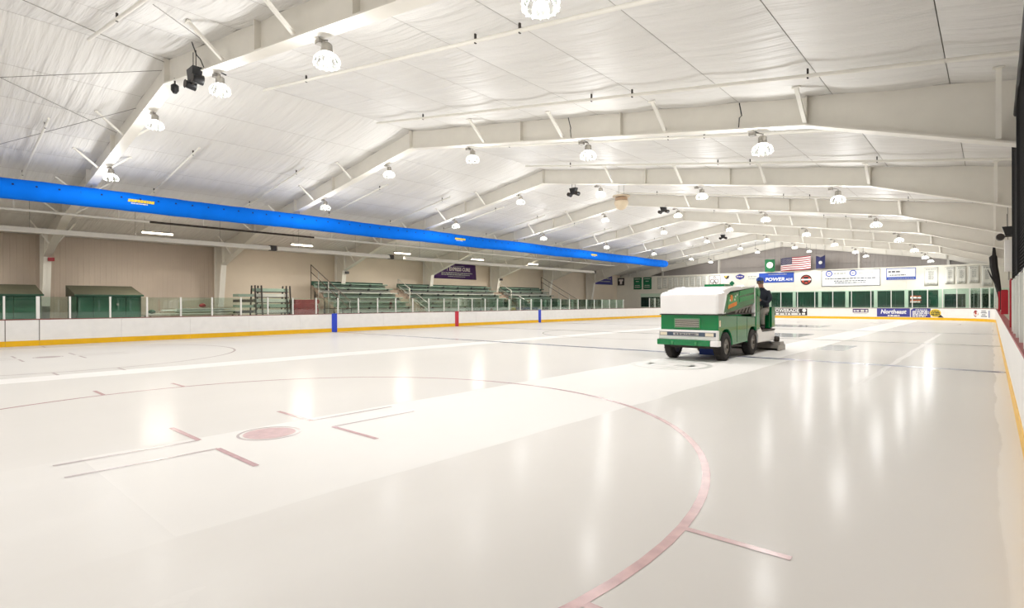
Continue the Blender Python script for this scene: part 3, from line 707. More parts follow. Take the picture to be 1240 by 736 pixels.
for cx, a0 in ((XR - RC, 0), (XL + RC, 90)):
    for k in range(8):
        a = math.radians(a0 + 90 * k / 8 + (0 if a0 == 0 else 90 / 8)); a2 = math.radians(a0 + 90 * (k + 1) / 8 + (0 if a0 == 0 else 90 / 8))
        p = Vector((cx + (RC + 0.05) * math.cos(a), YF - RC + (RC + 0.05) * math.sin(a), 0)); q_ = Vector((cx + (RC + 0.05) * math.cos(a2), YF - RC + (RC + 0.05) * math.sin(a2), 0))
        MB().box(p.x - 0.03, p.x + 0.03, p.y - 0.03, p.y + 0.03, BH, 2.42 if a0 == 0 else 1.9).build('post', 'post_white', te2)
        if a0 == 0 or k < 7: MB().bar((p.x, p.y, 1.68 if a0 == 0 else 1.41), (q_.x, q_.y, 1.68 if a0 == 0 else 1.41), 0.012, 1.46 if a0 == 0 else 0.92).build('glass_pane', 'glass_end', te2)
tg2 = thing('glass_shield', 'clear glass shield with white posts on the right boards beside the camera', 'glass shield', (XR + 0.05, 8, BH), 'glass shields on the boards')
py = [3.8, 5.0, 6.2, 7.4, 8.6, 9.4]
for i, y in enumerate(py):
    MB().box(XR + 0.02, XR + 0.10, y - 0.05, y + 0.05, BH, 1.78).build('post', 'post_white', tg2)
    if i: MB().box(XR + 0.054, XR + 0.066, py[i - 1] + 0.051, y - 0.051, BH, 1.76).build('glass_pane', 'glass', tg2)

# ---------------------------------------------------------------- end-board adverts
def advert(x0, x1, z0, z1, m, label, name='board_advert'):
    t = thing(name, label, 'advert', ((x0 + x1) / 2, YF - 0.002, z0), 'adverts on the far end boards')
    b = MB(); n = 8
    for i in range(n): b.box(x0 + (x1 - x0) * i / n, x0 + (x1 - x0) * (i + 1) / n, YF - 0.008, YF - 0.001, z0, z1)
    bm = b.build('panel', m, t); return t
AY = YF - 0.010
t = advert(-9.42, -6.38, 0.25, 0.86, 'emblem_black', 'black and white advert on the end boards beside the driver')
MB().box(-9.3, -7.0, AY - 0.0, YF - 0.008, 0.50, 0.54).build('underline', 'white', t)
text(t, 'POWERADE', 2.2, 0.27, (-9.25, AY - 0.002, 0.56), '-Y', 'white', bold=0.03)
scribble(t, [(-9.3, -6.9, 0.29, 0.17, AY)], '-Y', 'white')
MB().lathe([(0.16, -0.004), (0.16, 0.0)], (-6.62, AY, 0.70), 16, axis='Y').build('emblem', 'white', t)
scribble(t, [(-6.8, -6.45, 0.30, 0.2, AY)], '-Y', 'white')
t = advert(-2.87, -1.74, 0.55, 0.86, 'purple', 'small purple advert on the end boards left of the blue one')
scribble(t, [(-2.8, -2.4, 0.63, 0.12, AY)], '-Y', 'white'); scribble(t, [(-2.3, -1.8, 0.6, 0.2, AY)], '-Y', 'banner_pale')
scribble(t, [(-2.8, -1.8, 0.44, 0.04, YF - 0.003)], '-Y', 'ink_lt')
t = advert(-1.14, 1.09, 0.22, 0.90, 'sign_navy', 'blue advert on the end boards reading Northeast in white')
text(t, 'Northeast', 1.75, 0.36, (-0.88, AY, 0.46), '-Y', 'white', shear=0.2, bold=0.03)
scribble(t, [(-0.4, 0.4, 0.27, 0.11, AY)], '-Y', 'white')
t = advert(1.15, 2.42, 0.20, 0.90, 'sign_navy', 'blue small-print advert on the end boards beside the yellow sticker')
scribble(t, [(1.45, 2.2, 0.76, 0.07, AY), (1.25, 2.3, 0.62, 0.09, AY), (1.25, 2.3, 0.49, 0.09, AY), (1.25, 2.2, 0.36, 0.09, AY), (1.25, 2.1, 0.24, 0.08, AY)], '-Y', 'white')
MB().prism([(1.15, 0.90), (1.15, 0.78), (1.32, 0.90)], 'Y', AY - 0.002, AY + 0.002).build('corner_flash', 'white', t)
t = thing('yellow_sticker', 'round yellow and black sticker on the far end boards', 'advert', (2.75, YF - 0.01, 0.2), 'adverts on the far end boards')
b = MB(); b.add([(2.72 + 0.36 * math.cos(a * PI / 12), YF - 0.014, 0.55 + 0.31 * math.sin(a * PI / 12)) for a in range(24)], [tuple(range(24))]); b.build('disc', 'yellow', t)
scribble(t, [(2.50, 2.95, 0.66, 0.08, YF - 0.05), (2.44, 3.0, 0.53, 0.09, YF - 0.05), (2.44, 3.0, 0.41, 0.08, YF - 0.05), (2.55, 2.9, 0.32, 0.06, YF - 0.05)], '-Y', 'ink_dark')
MB().prism([(2.85, 0.22), (3.25, 0.20), (3.05, 0.42)], 'Y', YF - 0.016, YF - 0.002).build('pointer', 'ink_dark', t)
for t in [o for o in C.objects if o.get('group') == 'adverts on the far end boards']:
    for ch in t.children:
        for v in ch.data.vertices:
            dx = v.co.x + t.location.x - (XR - RC)
            if dx > 0: v.co.y += math.sqrt(RC * RC - dx * dx) - RC
# seal and print on the curved corner boards
ca = math.radians(33); 
t = thing('corner_seal', 'white advert with a round red seal on the right corner boards', 'advert', (5.1, 49.0, 0.2), 'adverts on the far end boards')
def on_arc(ang, z, off=0.014): a = math.radians(ang); return Vector((XR - RC + (RC - off) * math.cos(a), YF - RC + (RC - off) * math.sin(a), z))
def arc_patch(name, a0, a1, z0, z1, m, off, par, n=6):
    vs = []
    for i in range(n + 1):
        A_ = a0 + (a1 - a0) * i / n; vs += [on_arc(A_, z0, off), on_arc(A_, z1, off)]
    return MB().add(vs, [(2 * i, 2 * i + 1, 2 * i + 3, 2 * i + 2) for i in range(n)]).build(name, m, par)
arc_patch('panel', 42.5, 19.5, 0.22, 0.88, 'white', 0.015, t)
def arc_disc(name, ac, zc, r, m, off, par, r0=0.0):
    vs = []; k = 24; da = math.degrees(r / RC)
    vs = [on_arc(ac + da * math.cos(2 * PI * i / k), zc + r * math.sin(2 * PI * i / k), off) for i in range(k)]
    return MB().add(vs, [tuple(range(k))]).build(name, m, par)
arc_disc('seal', 38.2, 0.56, 0.24, 'cap_red', 0.017, t); arc_disc('seal_inner', 38.2, 0.56, 0.17, 'flag_white', 0.019, t); arc_disc('seal_mark', 38.2, 0.58, 0.09, 'emblem_red', 0.021, t)
for z, a0, a1 in ((0.72, 32, 26), (0.60, 32.5, 25), (0.46, 31.5, 26.5), (0.34, 32.5, 24.5)): arc_patch('small_print', a0, a1, z, z + 0.06, 'ink', 0.018, t)
arc_patch('small_print', 21.8, 20.3, 0.3, 0.8, 'sign_navy', 0.018, t)

# ---------------------------------------------------------------- signs, banners and flags on the end wall
SY = YW - 0.012
def sign(x0, x1, z0, z1, m, label, cat='sign', border=None, name='wall_sign', group=None):
    t = thing(name, label, cat, ((x0 + x1) / 2, SY, z0), group)
    MB().box(x0, x1, SY - 0.015, YW - 0.002, z0, z1).build('panel', m, t)
    if border:
        w = 0.045
        MB().box(x0, x1, SY - 0.03, SY - 0.015, z0, z0 + w).box(x0, x1, SY - 0.03, SY - 0.015, z1 - w, z1).box(x0, x0 + w, SY - 0.03, SY - 0.015, z0 + w, z1 - w).box(x1 - w, x1, SY - 0.03, SY - 0.015, z0 + w, z1 - w).build('frame', border, t)
    return t
PY = SY - 0.018
t = sign(-10.87, -7.78, 3.32, 4.24, 'sign_blue', 'blue banner with white POWERADE lettering on the end wall', 'banner')
text(t, 'POWER', 1.75, 0.34, (-10.3, PY, 3.46), '-Y', 'white', shear=0.15, bold=0.03); text(t, 'ADE', 0.62, 0.22, (-8.5, PY, 3.48), '-Y', 'white', bold=0.03)
scribble(t, [(-10.0, -8.4, 4.05, 0.07, PY)], '-Y', 'ink_lt')
t = thing('round_emblem', 'round black and red emblem on the end wall', 'sign', (-6.75, SY, 3.05))
MB().lathe([(0.47, 0.0), (0.47, 0.012)], (-6.75, PY, 3.5), 28, axis='Y').build('disc', 'emblem_black', t)
MB().lathe([(0.37, 0.0), (0.37, 0.004)], (-6.75, PY - 0.006, 3.5), 24, axis='Y').build('inner_disc', 'emblem_red', t)
MB().prism([(-6.98, 3.12), (-6.80, 3.3), (-6.70, 3.3), (-6.52, 3.12), (-6.62, 3.5), (-6.5, 3.78), (-7.0, 3.78), (-6.88, 3.5)], 'Y', PY - 0.012, PY - 0.006).build('figure', 'emblem_black', t)
MB().box(-7.18, -6.32, PY - 0.016, PY - 0.012, 3.45, 3.58).build('bar', 'flag_white', t)
t = sign(-5.50, -1.05, 2.84, 4.27, 'white', 'large white framed sign with two round blue logos on the end wall', 'sign', 'ink')
for x in (-4.9, -3.05):
    MB().lathe([(0.27, 0.0), (0.27, 0.006)], (x, PY - 0.006, 3.97), 24, axis='Y').build('logo', 'sign_blue', t)
    MB().lathe([(0.19, 0.0), (0.19, 0.004)], (x, PY - 0.010, 3.97), 24, axis='Y').build('logo_inner', 'flag_white', t)
    scribble(t, [(x - 0.1, x + 0.1, 3.92, 0.08, PY - 0.012)], '-Y', 'sign_blue')
scribble(t, [(-4.5, -3.55, 3.92, 0.12, PY), (-2.65, -1.55, 3.92, 0.12, PY)], '-Y', 'ink_lt')
scribble(t, [(-5.2, -1.35, 3.47, 0.10, PY), (-4.5, -2.1, 3.26, 0.09, PY), (-4.45, -2.1, 3.1, 0.08, PY)], '-Y', 'ink')
t = sign(-0.64, 1.38, 3.29, 4.25, 'white', 'white sign with blue lower band on the end wall', 'sign', 'sign_blue')
MB().box(-0.64, 1.38, PY - 0.014, SY - 0.014, 3.29, 3.52).build('band', 'sign_blue', t)
scribble(t, [(-0.5, 0.3, 3.9, 0.14, PY)], '-Y', 'ink'); scribble(t, [(-0.4, 0.7, 3.64, 0.08, PY)], '-Y', 'ink'); scribble(t, [(-0.5, 1.25, 3.36, 0.06, PY - 0.016)], '-Y', 'ink_lt')
def banner(x0, x1, z0, z1, m, label, lines, ink, group, curl=0.03):
    t = thing('hanging_banner', label, 'banner', ((x0 + x1) / 2, SY, z0), group)
    b = MB(); n = 8; vs = []
    for j in range(5):
        z = z1 + (z0 - z1) * j / 4
        for i in range(n + 1): vs.append((x0 + (x1 - x0) * i / n, SY - 0.03 - curl * math.sin(3 * PI * i / n) * j / 4, z))
    fs = [(j * (n + 1) + i, j * (n + 1) + i + 1, (j + 1) * (n + 1) + i + 1, (j + 1) * (n + 1) + i) for j in range(4) for i in range(n)]
    b.add(vs, fs, 0, True)
    o = b.build('cloth', m, t); md = o.modifiers.new('solid', 'SOLIDIFY'); md.thickness = 0.006
    b = MB().tube([(x0 - 0.03, SY - 0.03, z1), (x1 + 0.03, SY - 0.03, z1)], 0.012, 6); b.build('rod', 'grey_metal', t)
    cx = (x0 + x1) / 2; w = (x1 - x0)
    scribble(t, [(cx - w * a, cx + w * a, z1 - (z1 - z0) * q_, (z1 - z0) * 0.05, SY - 0.075) for q_, a in lines], '-Y', ink)
    return t
plain = [(0.12, 0.36), (0.25, 0.2), (0.33, 0.2), (0.41, 0.2), (0.49, 0.2), (0.57, 0.2), (0.65, 0.2), (0.9, 0.3)]
for i, (a, b_, z0) in enumerate(((1.92, 2.81, 2.74), (3.25, 3.84, 2.84), (3.97, 4.54, 2.86), (4.69, 5.32, 2.88), (5.47, 6.1, 2.62))):
    banner(a, b_, z0, 4.2, 'banner_pale', ['widest pale banner with grey print on the end wall, left of four narrower ones', 'pale banner directly right of the widest pale banner', 'third pale banner on the right part of the end wall', 'fourth pale banner on the right part of the end wall', 'pale banner farthest right behind the gathered black net'][i], plain, 'ink_lt', 'pale banners on the right part of the end wall')
for i in range(9):
    x0 = -21.5 + i * 0.62
    banner(x0, x0 + 0.54, 3.0 if i % 2 else 2.92, 4.18, 'banner_pale', '%s pale pennant from the left in the row above the ice resurfacer' % ORD[i + 1], [(0.15, 0.36), (0.3, 0.25), (0.45, 0.25), (0.6, 0.25), (0.75, 0.25)], 'ink_lt', 'pale pennants in a row on the end wall')
for i, (a, b_) in enumerate(((-24.4, -23.4), (-23.2, -22.2))):
    banner(a, b_, 2.95, 4.28, 'banner_green', ['left of the two green banners on the end wall', 'right of the two green banners on the end wall'][i], [(0.15, 0.34), (0.35, 0.2), (0.7, 0.3), (0.85, 0.34)], 'flag_white', 'green banners on the end wall')
t = banner(-26.45, -25.9 + 0.3, 3.45, 4.28, 'emblem_black', 'black banner with a white shirt shape on the end wall', [(0.92, 0.2)], 'ink_lt', None)
b = MB().prism([(-26.3, 4.1), (-26.12, 4.18), (-26.0, 4.12), (-25.88, 4.18), (-25.7, 4.1), (-25.78, 3.9), (-25.86, 3.93), (-25.86, 3.6), (-26.14, 3.6), (-26.14, 3.93), (-26.22, 3.9)], 'Y', SY - 0.085, SY - 0.075); b.build('shirt_shape', 'flag_white', t)
t = sign(-15.75, -14.6, 3.02, 4.2, 'flag_white', 'white framed sign with dark scrollwork above the ice resurfacer', 'sign', 'ink')
b = MB()
for cx_, cz, r in ((-15.42, 3.62, 0.2), (-15.0, 3.62, 0.2), (-15.2, 3.42, 0.16), (-15.2, 4.0, 0.1)):
    for a in range(14):
        p = Vector((cx_ + r * math.cos(a * PI / 7), PY, cz + r * math.sin(a * PI / 7))); q_ = Vector((cx_ + r * math.cos((a + 1) * PI / 7), PY, cz + r * math.sin((a + 1) * PI / 7))); b.bar(p, q_, 0.05, 0.01, up=(0, 1, 0))
b.build('scrollwork', 'ink_dark', t)
t = thing('yellow_emblem', 'small yellow and black emblem on the end wall', 'sign', (-14.0, SY, 3.77))
MB().prism([(-14.27, 4.12), (-13.72, 4.12), (-13.8, 3.86), (-14.0, 3.78), (-14.15, 3.9)], 'Y', PY, YW - 0.002).build('plate', 'emblem_black', t)
MB().prism([(-14.22, 4.08), (-13.9, 4.08), (-14.05, 3.92)], 'Y', PY - 0.006, PY).build('mark', 'yellow', t)
t = thing('blue_crest', 'small blue crest with white mark on the end wall', 'sign', (-12.67, SY, 3.7))
MB().prism([(-13.1, 4.08), (-12.67, 4.26), (-12.24, 4.08), (-12.3, 3.85), (-12.67, 3.70), (-13.04, 3.85)], 'Y', PY, YW - 0.002).build('plate', 'sign_navy', t)
scribble(t, [(-12.98, -12.4, 3.95, 0.10, PY - 0.001)], '-Y', 'flag_white')
t = thing('grey_script', 'pale grey lettering on the end wall left of the blue banner', 'sign', (-11.5, SY, 3.6)); MB().box(-11.95, -11.0, SY, YW - 0.002, 3.6, 4.1).build('panel', 'wall_end', t)
scribble(t, [(-11.9, -11.1, 3.9, 0.13, SY), (-11.85, -11.1, 3.7, 0.1, SY)], '-Y', 'ink_lt')
t = thing('green_emblem', 'small green leaf emblem on the end wall above the white tank', 'sign', (-13.45, SY, 3.1))
b = MB()
for dx, dz in ((-0.12, 0.3), (0.12, 0.3), (0, 0.15), (0, 0.42)): b.lathe([(0.12, 0), (0.12, 0.01)], (-13.45 + dx, PY, 3.05 + dz), 12, axis='Y')
b.build('leaf', 'banner_green', t)
# banner on the left wall near the corner and the big purple one
def wall_banner(y0, y1, z0, z1, m, label):
    t = thing('wall_banner', label, 'banner', (WL + 0.02, (y0 + y1) / 2, z0)); b = MB(); n = 10; vs = []
    for j in range(4):
        for i in range(n + 1): vs.append((WL + 0.03 + 0.02 * math.sin(i * 1.9) * j / 3, y0 + (y1 - y0) * i / n + (0.12 * j / 3 if i == n else 0), z1 + (z0 - z1) * j / 3))
    b.add(vs, [(j * (n + 1) + i, j * (n + 1) + i + 1, (j + 1) * (n + 1) + i + 1, (j + 1) * (n + 1) + i) for j in range(3) for i in range(n)], 0, True)
    o = b.build('cloth', m, t); md = o.modifiers.new('solid', 'SOLIDIFY'); md.thickness = 0.006
    return t
t = wall_banner(46.6, 51.5, 3.5, 4.5, 'sign_navy', 'blue banner with white round mark at the far left corner'); X_ = WL + 0.06
MB().lathe([(0.38, 0), (0.38, 0.006)], (X_, 47.3, 4.0), 20, axis='X').build('round_mark', 'flag_white', t)
MB().lathe([(0.2, 0), (0.2, 0.006)], (X_ + 0.008, 47.35, 3.95), 12, axis='X').build('round_mark_inner', 'sign_navy', t)
scribble(t, [(48.2, 51.2, 4.1, 0.16, X_), (48.2, 51.0, 3.8, 0.12, X_)], '+X', 'ink_lt')
t = wall_banner(24.9, 29.5, 3.42, 4.66, 'purple', 'purple banner with white lettering on the wall above the bleachers')
text(t, 'EXPRESS CURE', 2.3, 0.30, (X_, 26.55, 4.06), '+X', 'flag_white', bold=0.03)
text(t, 'T', 0.16, 0.28, (X_, 26.25, 4.06), '+X', 'flag_white', bold=0.03)
scribble(t, [(26.9, 28.2, 4.44, 0.05, X_), (25.7, 29.1, 3.86, 0.09, X_), (25.7, 28.8, 3.72, 0.09, X_), (26.4, 28.3, 3.58, 0.06, X_)], '+X', 'ink_lt')

# flags hung in front of the gable
FYL = YW - 0.25
def flag_grid(x0, x1, z0, z1, nx, nz, rise, sag=0.05):
    vs = []
    for j in range(nz + 1):
        for i in range(nx + 1):
            u = i / nx; v = j / nz
            vs.append((x0 + (x1 - x0) * u, FYL + sag * math.sin(u * 9 + v * 1.2), z1 + (z0 - z1) * v + rise * u + 0.02 * math.sin(u * 7)))
    return vs, [(j * (nx + 1) + i, j * (nx + 1) + i + 1, (j + 1) * (nx + 1) + i + 1, (j + 1) * (nx + 1) + i) for j in range(nz) for i in range(nx)]
t = flag_u = thing('american_flag', 'red, white and blue striped flag with a starred blue canton below the gable', 'flag', (-7.55, FYL, 4.4), 'flags below the gable')
vs, fs = flag_grid(-8.85, -6.32, 4.32, 5.56, 26, 13, 0.14)
b = MB(); b.v = vs; b.f = [list(f) for f in fs]; b.sm = [True] * len(fs)
for j in range(13):
    for i in range(26): b.m.append(2 if (j < 7 and i < 10) else (0 if j % 2 == 0 else 1))
b.build('cloth', ['flag_red', 'flag_white', 'flag_blue'], t)
s = MB()
for r in range(9):
    for c_ in range(6 if r % 2 == 0 else 5):
        u = (c_ * 2 + 1 + (r % 2)) / 12 * 10 / 26; v = (r + 1) / 10 * 7 / 13
        x = -8.85 + 2.53 * u; z = 5.56 - 1.24 * v + 0.14 * u; yy = FYL + 0.05 * math.sin(u * 9 + v * 1.2) - 0.01
        s.add([(x + (0.035 if q_ % 2 == 0 else 0.014) * math.sin(q_ * PI / 5), yy, z + (0.035 if q_ % 2 == 0 else 0.014) * math.cos(q_ * PI / 5)) for q_ in range(10)], [tuple(range(10))])
s.build('stars', 'flag_white', t, stuff=True)
t = flag_g = thing('green_flag', 'green flag with a pale round seal below the gable', 'flag', (-9.8, FYL, 4.35), 'flags below the gable')
vs, fs = flag_grid(-10.27, -9.36, 4.35, 5.52, 8, 6, 0.0); MB().add(vs, fs, 0, True).build('cloth', 'flag_green', t)
MB().lathe([(0.29, 0), (0.29, 0.006)], (-9.8, FYL - 0.07, 4.98), 20, axis='Y').build('seal', 'flag_white', t)
MB().lathe([(0.2, 0), (0.2, 0.004)], (-9.8, FYL - 0.075, 4.98), 16, axis='Y').build('seal_inner', 'ink_lt', t)
t = flag_n = thing('navy_flag', 'dark navy flag with a small seal below the gable', 'flag', (-5.5, FYL, 4.45), 'flags below the gable')
vs, fs = flag_grid(-5.9, -5.15, 4.45, 5.62, 8, 6, 0.06)
vs = [(x, y, z - (0.16 * (1 - abs((i % 9) - 4) / 4) if i < 9 else 0)) for i, (x, y, z) in enumerate(vs)]
MB().add(vs, fs, 0, True).build('cloth', 'flag_blue', t)
MB().lathe([(0.15, 0), (0.15, 0.006)], (-5.52, FYL - 0.07, 5.0), 16, axis='Y').build('seal', 'ink_lt', t)
for o_, x0, x1, z_ in ((flag_g, -10.27, -9.36, 5.50), (flag_u, -8.85, -6.32, 5.60), (flag_n, -5.9, -5.15, 5.62)):
    for x in (x0 + 0.02, x1 - 0.02): MB().tube([(x, FYL, z_ - 0.1), (x, FYL, roofz(x) - 0.06)], 0.006, 5).build('hanging_cord', 'dark_metal', o_)

# ---------------------------------------------------------------- sheds and stored things behind the left boards
def shed(y0, y1, label):
    t = thing('bench_shelter', label, 'shed', (-23.7, (y0 + y1) / 2, -0.05), 'green shelters behind the left boards'); x0, x1 = -24.6, -22.9
    b = MB().box(x0, x0 + 0.06, y0, y1, -0.05, 1.84).box(x0, x1, y0, y0 + 0.06, -0.05, 1.84).box(x0, x1, y1 - 0.06, y1, -0.05, 1.84); b.build('walls', 'shed_green', t)
    n = 4
    for k in range(n):
        a = y0 + (y1 - y0) * k / n; c_ = y0 + (y1 - y0) * (k + 1) / n
        MB().box(x1 - 0.05, x1, a + 0.01, c_ - 0.01, -0.05, 1.84).build('front_panel', 'shed_green', t)
    MB().prism([(x1 + 0.12, 1.82), (x1 + 0.12, 1.87), (x0 - 0.1, 2.30), (x0 - 0.1, 1.80)], 'Y', y0 - 0.06, y1 + 0.06).build('roof', 'shed_roof', t)
    MB().box(x1 + 0.1, x1 + 0.13, y0 - 0.08, y1 + 0.08, 1.80, 1.87).build('fascia', 'dark_green', t)
    MB().lathe([(0.05, 0), (0.05, 0.03)], (x1 + 0.01, y0 + (y1 - y0) * 0.62, 1.45), 10, axis='X').build('knob', 'grey_metal', t)
shed(-2.2, 1.12, 'dark green shelter with sloped roof at the left edge'); shed(2.25, 4.58, 'dark green shelter with sloped roof right of the first column')
# stored planks and a bundle
for i in range(6):
    z = 0.98 + 0.055 * i - (0.0 if i < 4 else 0.0)
    y0 = 4.7 + 0.35 * (i % 3) + 0.2 * i; x = -22.4 - 0.16 * (i % 2)
    solo(MB().box(x - 0.13, x + 0.13, y0, y0 + 3.4 - 0.25 * i, z, z + 0.045), 'bench_plank', ['seat_alu', 'taupe', 'seat_alu', 'white', 'seat_alu', 'taupe'][i], '%s plank from the bottom of the low pile behind the left glass' % ORD[i + 1], 'plank', 'planks piled behind the left glass', (x, y0, z))
t = thing('storage_table', 'low dark storage table under the pile of planks', 'table', (-22.5, 6.6, -0.05))
MB().box(-22.95, -22.05, 4.6, 8.65, 0.92, 0.98).build('top', 'taupe', t)
for x in (-22.9, -22.15):
    for y in (4.7, 8.5): MB().box(x, x + 0.06, y, y + 0.06, -0.05, 0.92).build('leg', 'dark_metal', t)
for i, (y, m, lab) in enumerate(((5.35, 'maroon', 'small dark red bundle lying on the planks'), (2.9 + 2.0, 'dark_green', 'small dark bag lying at the end of the planks'))):
    b = MB(); n = 10
    b.lathe([(0.02, 0), (0.12, 0.02), (0.15, 0.08), (0.11, 0.15), (0.03, 0.18)], ((-22.5, 7.0, 1.30) if i == 0 else (-22.4, 4.87, 1.025)), n)
    solo(b, 'bundle', m, lab, 'bag', None, ((-22.5, 7.0, 1.30) if i == 0 else (-22.4, 4.87, 1.025)))
# stacked folded bleacher unit
t = thing('stacked_benches', 'stack of folded grey green bench units behind the left glass', 'bench', (-23, 10.4, -0.05))
for i in range(7):
    z = 0.42 + 0.28 * i
    MB().box(-22.95 - 0.04 * i, -22.62 - 0.04 * i, 9.65, 11.45, z, z + 0.17).build('bench_board', 'seat_alu' if i % 3 else 'seat_green', t)
    MB().box(-22.64 - 0.04 * i, -22.60 - 0.04 * i, 9.65, 11.45, z - 0.05, z - 0.01).build('bench_edge', 'dark_metal', t)
    if i < 6:
        MB().box(-23.4, -22.7, 8.75, 9.5, z, z + 0.14).build('bench_end', 'seat_green' if i % 2 else 'dark_metal', t)
for y in (9.62, 9.95, 11.3, 11.5):
    MB().bar((-22.55, y, -0.05), (-22.8, y, 2.42), 0.06).bar((-23.5, y, -0.05), (-23.2, y, 2.42), 0.06).build('upright', 'dark_metal', t)
for y in (9.8, 10.2, 11.2, 11.4):
    MB().box(-22.62, -22.55, y, y + 0.09, 1.2 + 0.3 * (y > 10.5), 1.32 + 0.3 * (y > 10.5)).build('clamp', 'black', t)
t = thing('folded_mats', 'heap of folded maroon mats beside the stacked benches', 'mat', (-22.8, 12.2, -0.05))
for i in range(7):
    z = -0.05 + 0.25 * i; dy = 0.05 * math.sin(i * 2.3)
    b = MB().prism([(11.65 + dy, z), (13.05 + dy, z), (13.1 + dy, z + 0.1), (13.05 + dy, z + 0.24), (12.5, z + 0.25 - (0.03 if i == 6 else 0)), (11.65 + dy, z + 0.23)], 'X', -23.5, -22.6); b.build('mat_fold', 'maroon', t)
t = thing('crowd_barrier', 'low dark metal rail beside the near end of the bleachers', 'barrier', (-21.2, 13.6, -0.05))
MB().tube([(-21.2, 12.6, -0.05), (-21.2, 12.6, 1.18), (-21.2, 14.3, 1.18), (-21.2, 14.3, -0.05)], 0.03, 8).build('frame', 'rail_dark', t)
for y in (13.2, 13.75): MB().tube([(-21.2, y, -0.05), (-21.2, y, 1.18)], 0.022, 8).build('bar', 'rail_dark', t)

# ---------------------------------------------------------------- bleachers
BX0, RUN, BZ0, RISE, NR = -21.25, 0.575, 0.66, 0.298, 8
def bleacher(y0, y1, label, seed):
    rs = random.Random(seed)
    t = thing('bleacher', label, 'bleacher', (-23.3, (y0 + y1) / 2, -0.05), 'green bleacher sections')
    br = MB()
    for i in range(NR):
        x = BX0 - RUN * i; z = BZ0 + RISE * i
        MB().box(x - 0.28, x, y0, y1, z - 0.05, z).build('seat_plank', 'seat_alu' if i in (1, 5) else 'seat_green', t)
        MB().box(x - RUN, x - 0.30, y0, y1, z - 0.32, z - 0.28).build('foot_plank', 'taupe', t)
        MB().box(x - 0.30, x - 0.28, y0, y1, z - 0.30, z - 0.08).build('riser', 'seat_green' if i % 2 else 'seat_alu', t)
        MB().box(x - 0.005, x + 0.012, y0, y1, z - 0.075, z - 0.045).build('seat_edge', 'dark_green', t)
        y = y0 + 0.4 + 0.5 * (i % 2)
        while y < y1: br.box(x - 0.06, x + 0.03, y - 0.06, y + 0.06, z - 0.15, z - 0.02); y += 1.5
    br.build('seat_brackets', 'black', t, stuff=True)
    xb = BX0 - RUN * NR; zt = BZ0 + RISE * (NR - 1)
    for y in (y0 + 0.03, y1 - 0.03):
        MB().bar((BX0 - 0.1, y, 0.1), (xb, y, zt - 0.2), 0.05, 0.16).build('stringer', 'taupe', t)
        for i in (1, 3, 5, 7):
            x = BX0 - RUN * i - 0.2; MB().box(x - 0.03, x + 0.03, y - 0.03, y + 0.03, -0.05, BZ0 + RISE * i - 0.33).build('leg', 'dark_metal', t)
    MB().box(xb - 0.02, xb + 0.02, y0, y1, zt - 0.2, zt + 0.12).build('back_board', 'dark_green', t)
    return t
bleacher(14.4, 19.7, 'nearest bleacher section, beside the folded maroon mats', 1)
bleacher(20.9, 30.1, 'longest middle bleacher section below the purple banner', 2)
bleacher(31.3, 37.2, 'farthest bleacher section toward the end wall', 3)
for n_, (y0, y1) in enumerate(((19.74, 20.86), (30.14, 31.26))):
    t = thing('aisle_stairs', ['grey aisle steps between the first and middle bleacher sections', 'grey aisle steps between the middle and far bleacher sections'][n_], 'stairs', (-23.3, (y0 + y1) / 2, -0.05), 'aisle steps of the bleachers')
    for i in range(NR * 2 - 1):
        x = BX0 - RUN * i / 2; z = 0.2 + RISE * i / 2
        MB().box(x - RUN / 2, x, y0, y1, z - 0.04, z).build('tread', 'taupe', t)
        MB().box(x - RUN / 2 - 0.01, x - RUN / 2 + 0.01, y0, y1, z, z + RISE / 2 - 0.04).build('riser', 'taupe', t)
    for j, (xa, xb_) in enumerate(((-21.6, -22.9), (-23.6, -24.9))):
        za = 0.4 + RISE * (BX0 - xa) / RUN; zb = 0.4 + RISE * (BX0 - xb_) / RUN; yc = (y0 + y1) / 2
        MB().tube([(xa, yc, za - 0.3), (xa, yc, za + 0.85), (xb_, yc, zb + 0.85), (xb_, yc, zb - 0.3)], 0.025, 8).tube([(xa, yc, za + 0.4), (xb_, yc, zb + 0.4)], 0.02, 8).build('handrail', 'rail', t)
def end_rail(y, label, m):
    t = thing('end_railing', label, 'railing', (-23.3, y, -0.05), 'end railings of the bleachers')
    pts = []
    for i in (0, 2, 4, 6, 7.6):
        x = BX0 - RUN * i - 0.1; z = BZ0 + RISE * i; pts.append((x, z))
        MB().tube([(x, y, -0.05), (x, y, z + 0.95)], 0.025, 8).build('post', 'rail' if i < 7 else m, t)
    for dz in (0.95, 0.5): MB().tube([(x, y, z + dz) for x, z in pts], 0.022, 8).build('rail', m, t)
end_rail(14.3, 'sloping railing at the near end of the bleachers', 'rail_dark'); end_rail(37.35, 'sloping railing at the far end of the bleachers', 'rail_dark')
t = thing('paper_cup_sign', 'two small pale notices hung on the middle bleacher rail', 'notice', (-20.6, 22.2, 1.3))
for y in (22.0, 22.55): MB().box(-20.62, -20.6, y, y + 0.28, 1.28, 1.72).build('sheet', 'banner_pale', t)
MB().tube([(-20.63, 21.4, 1.76), (-20.63, 24.2, 1.76)], 0.02, 6).tube([(-20.63, 21.4, 1.76), (-20.63, 21.4, -0.05)], 0.02, 6).tube([(-20.63, 24.2, 1.76), (-20.63, 24.2, -0.05)], 0.02, 6).build('rail', 'rail', t)
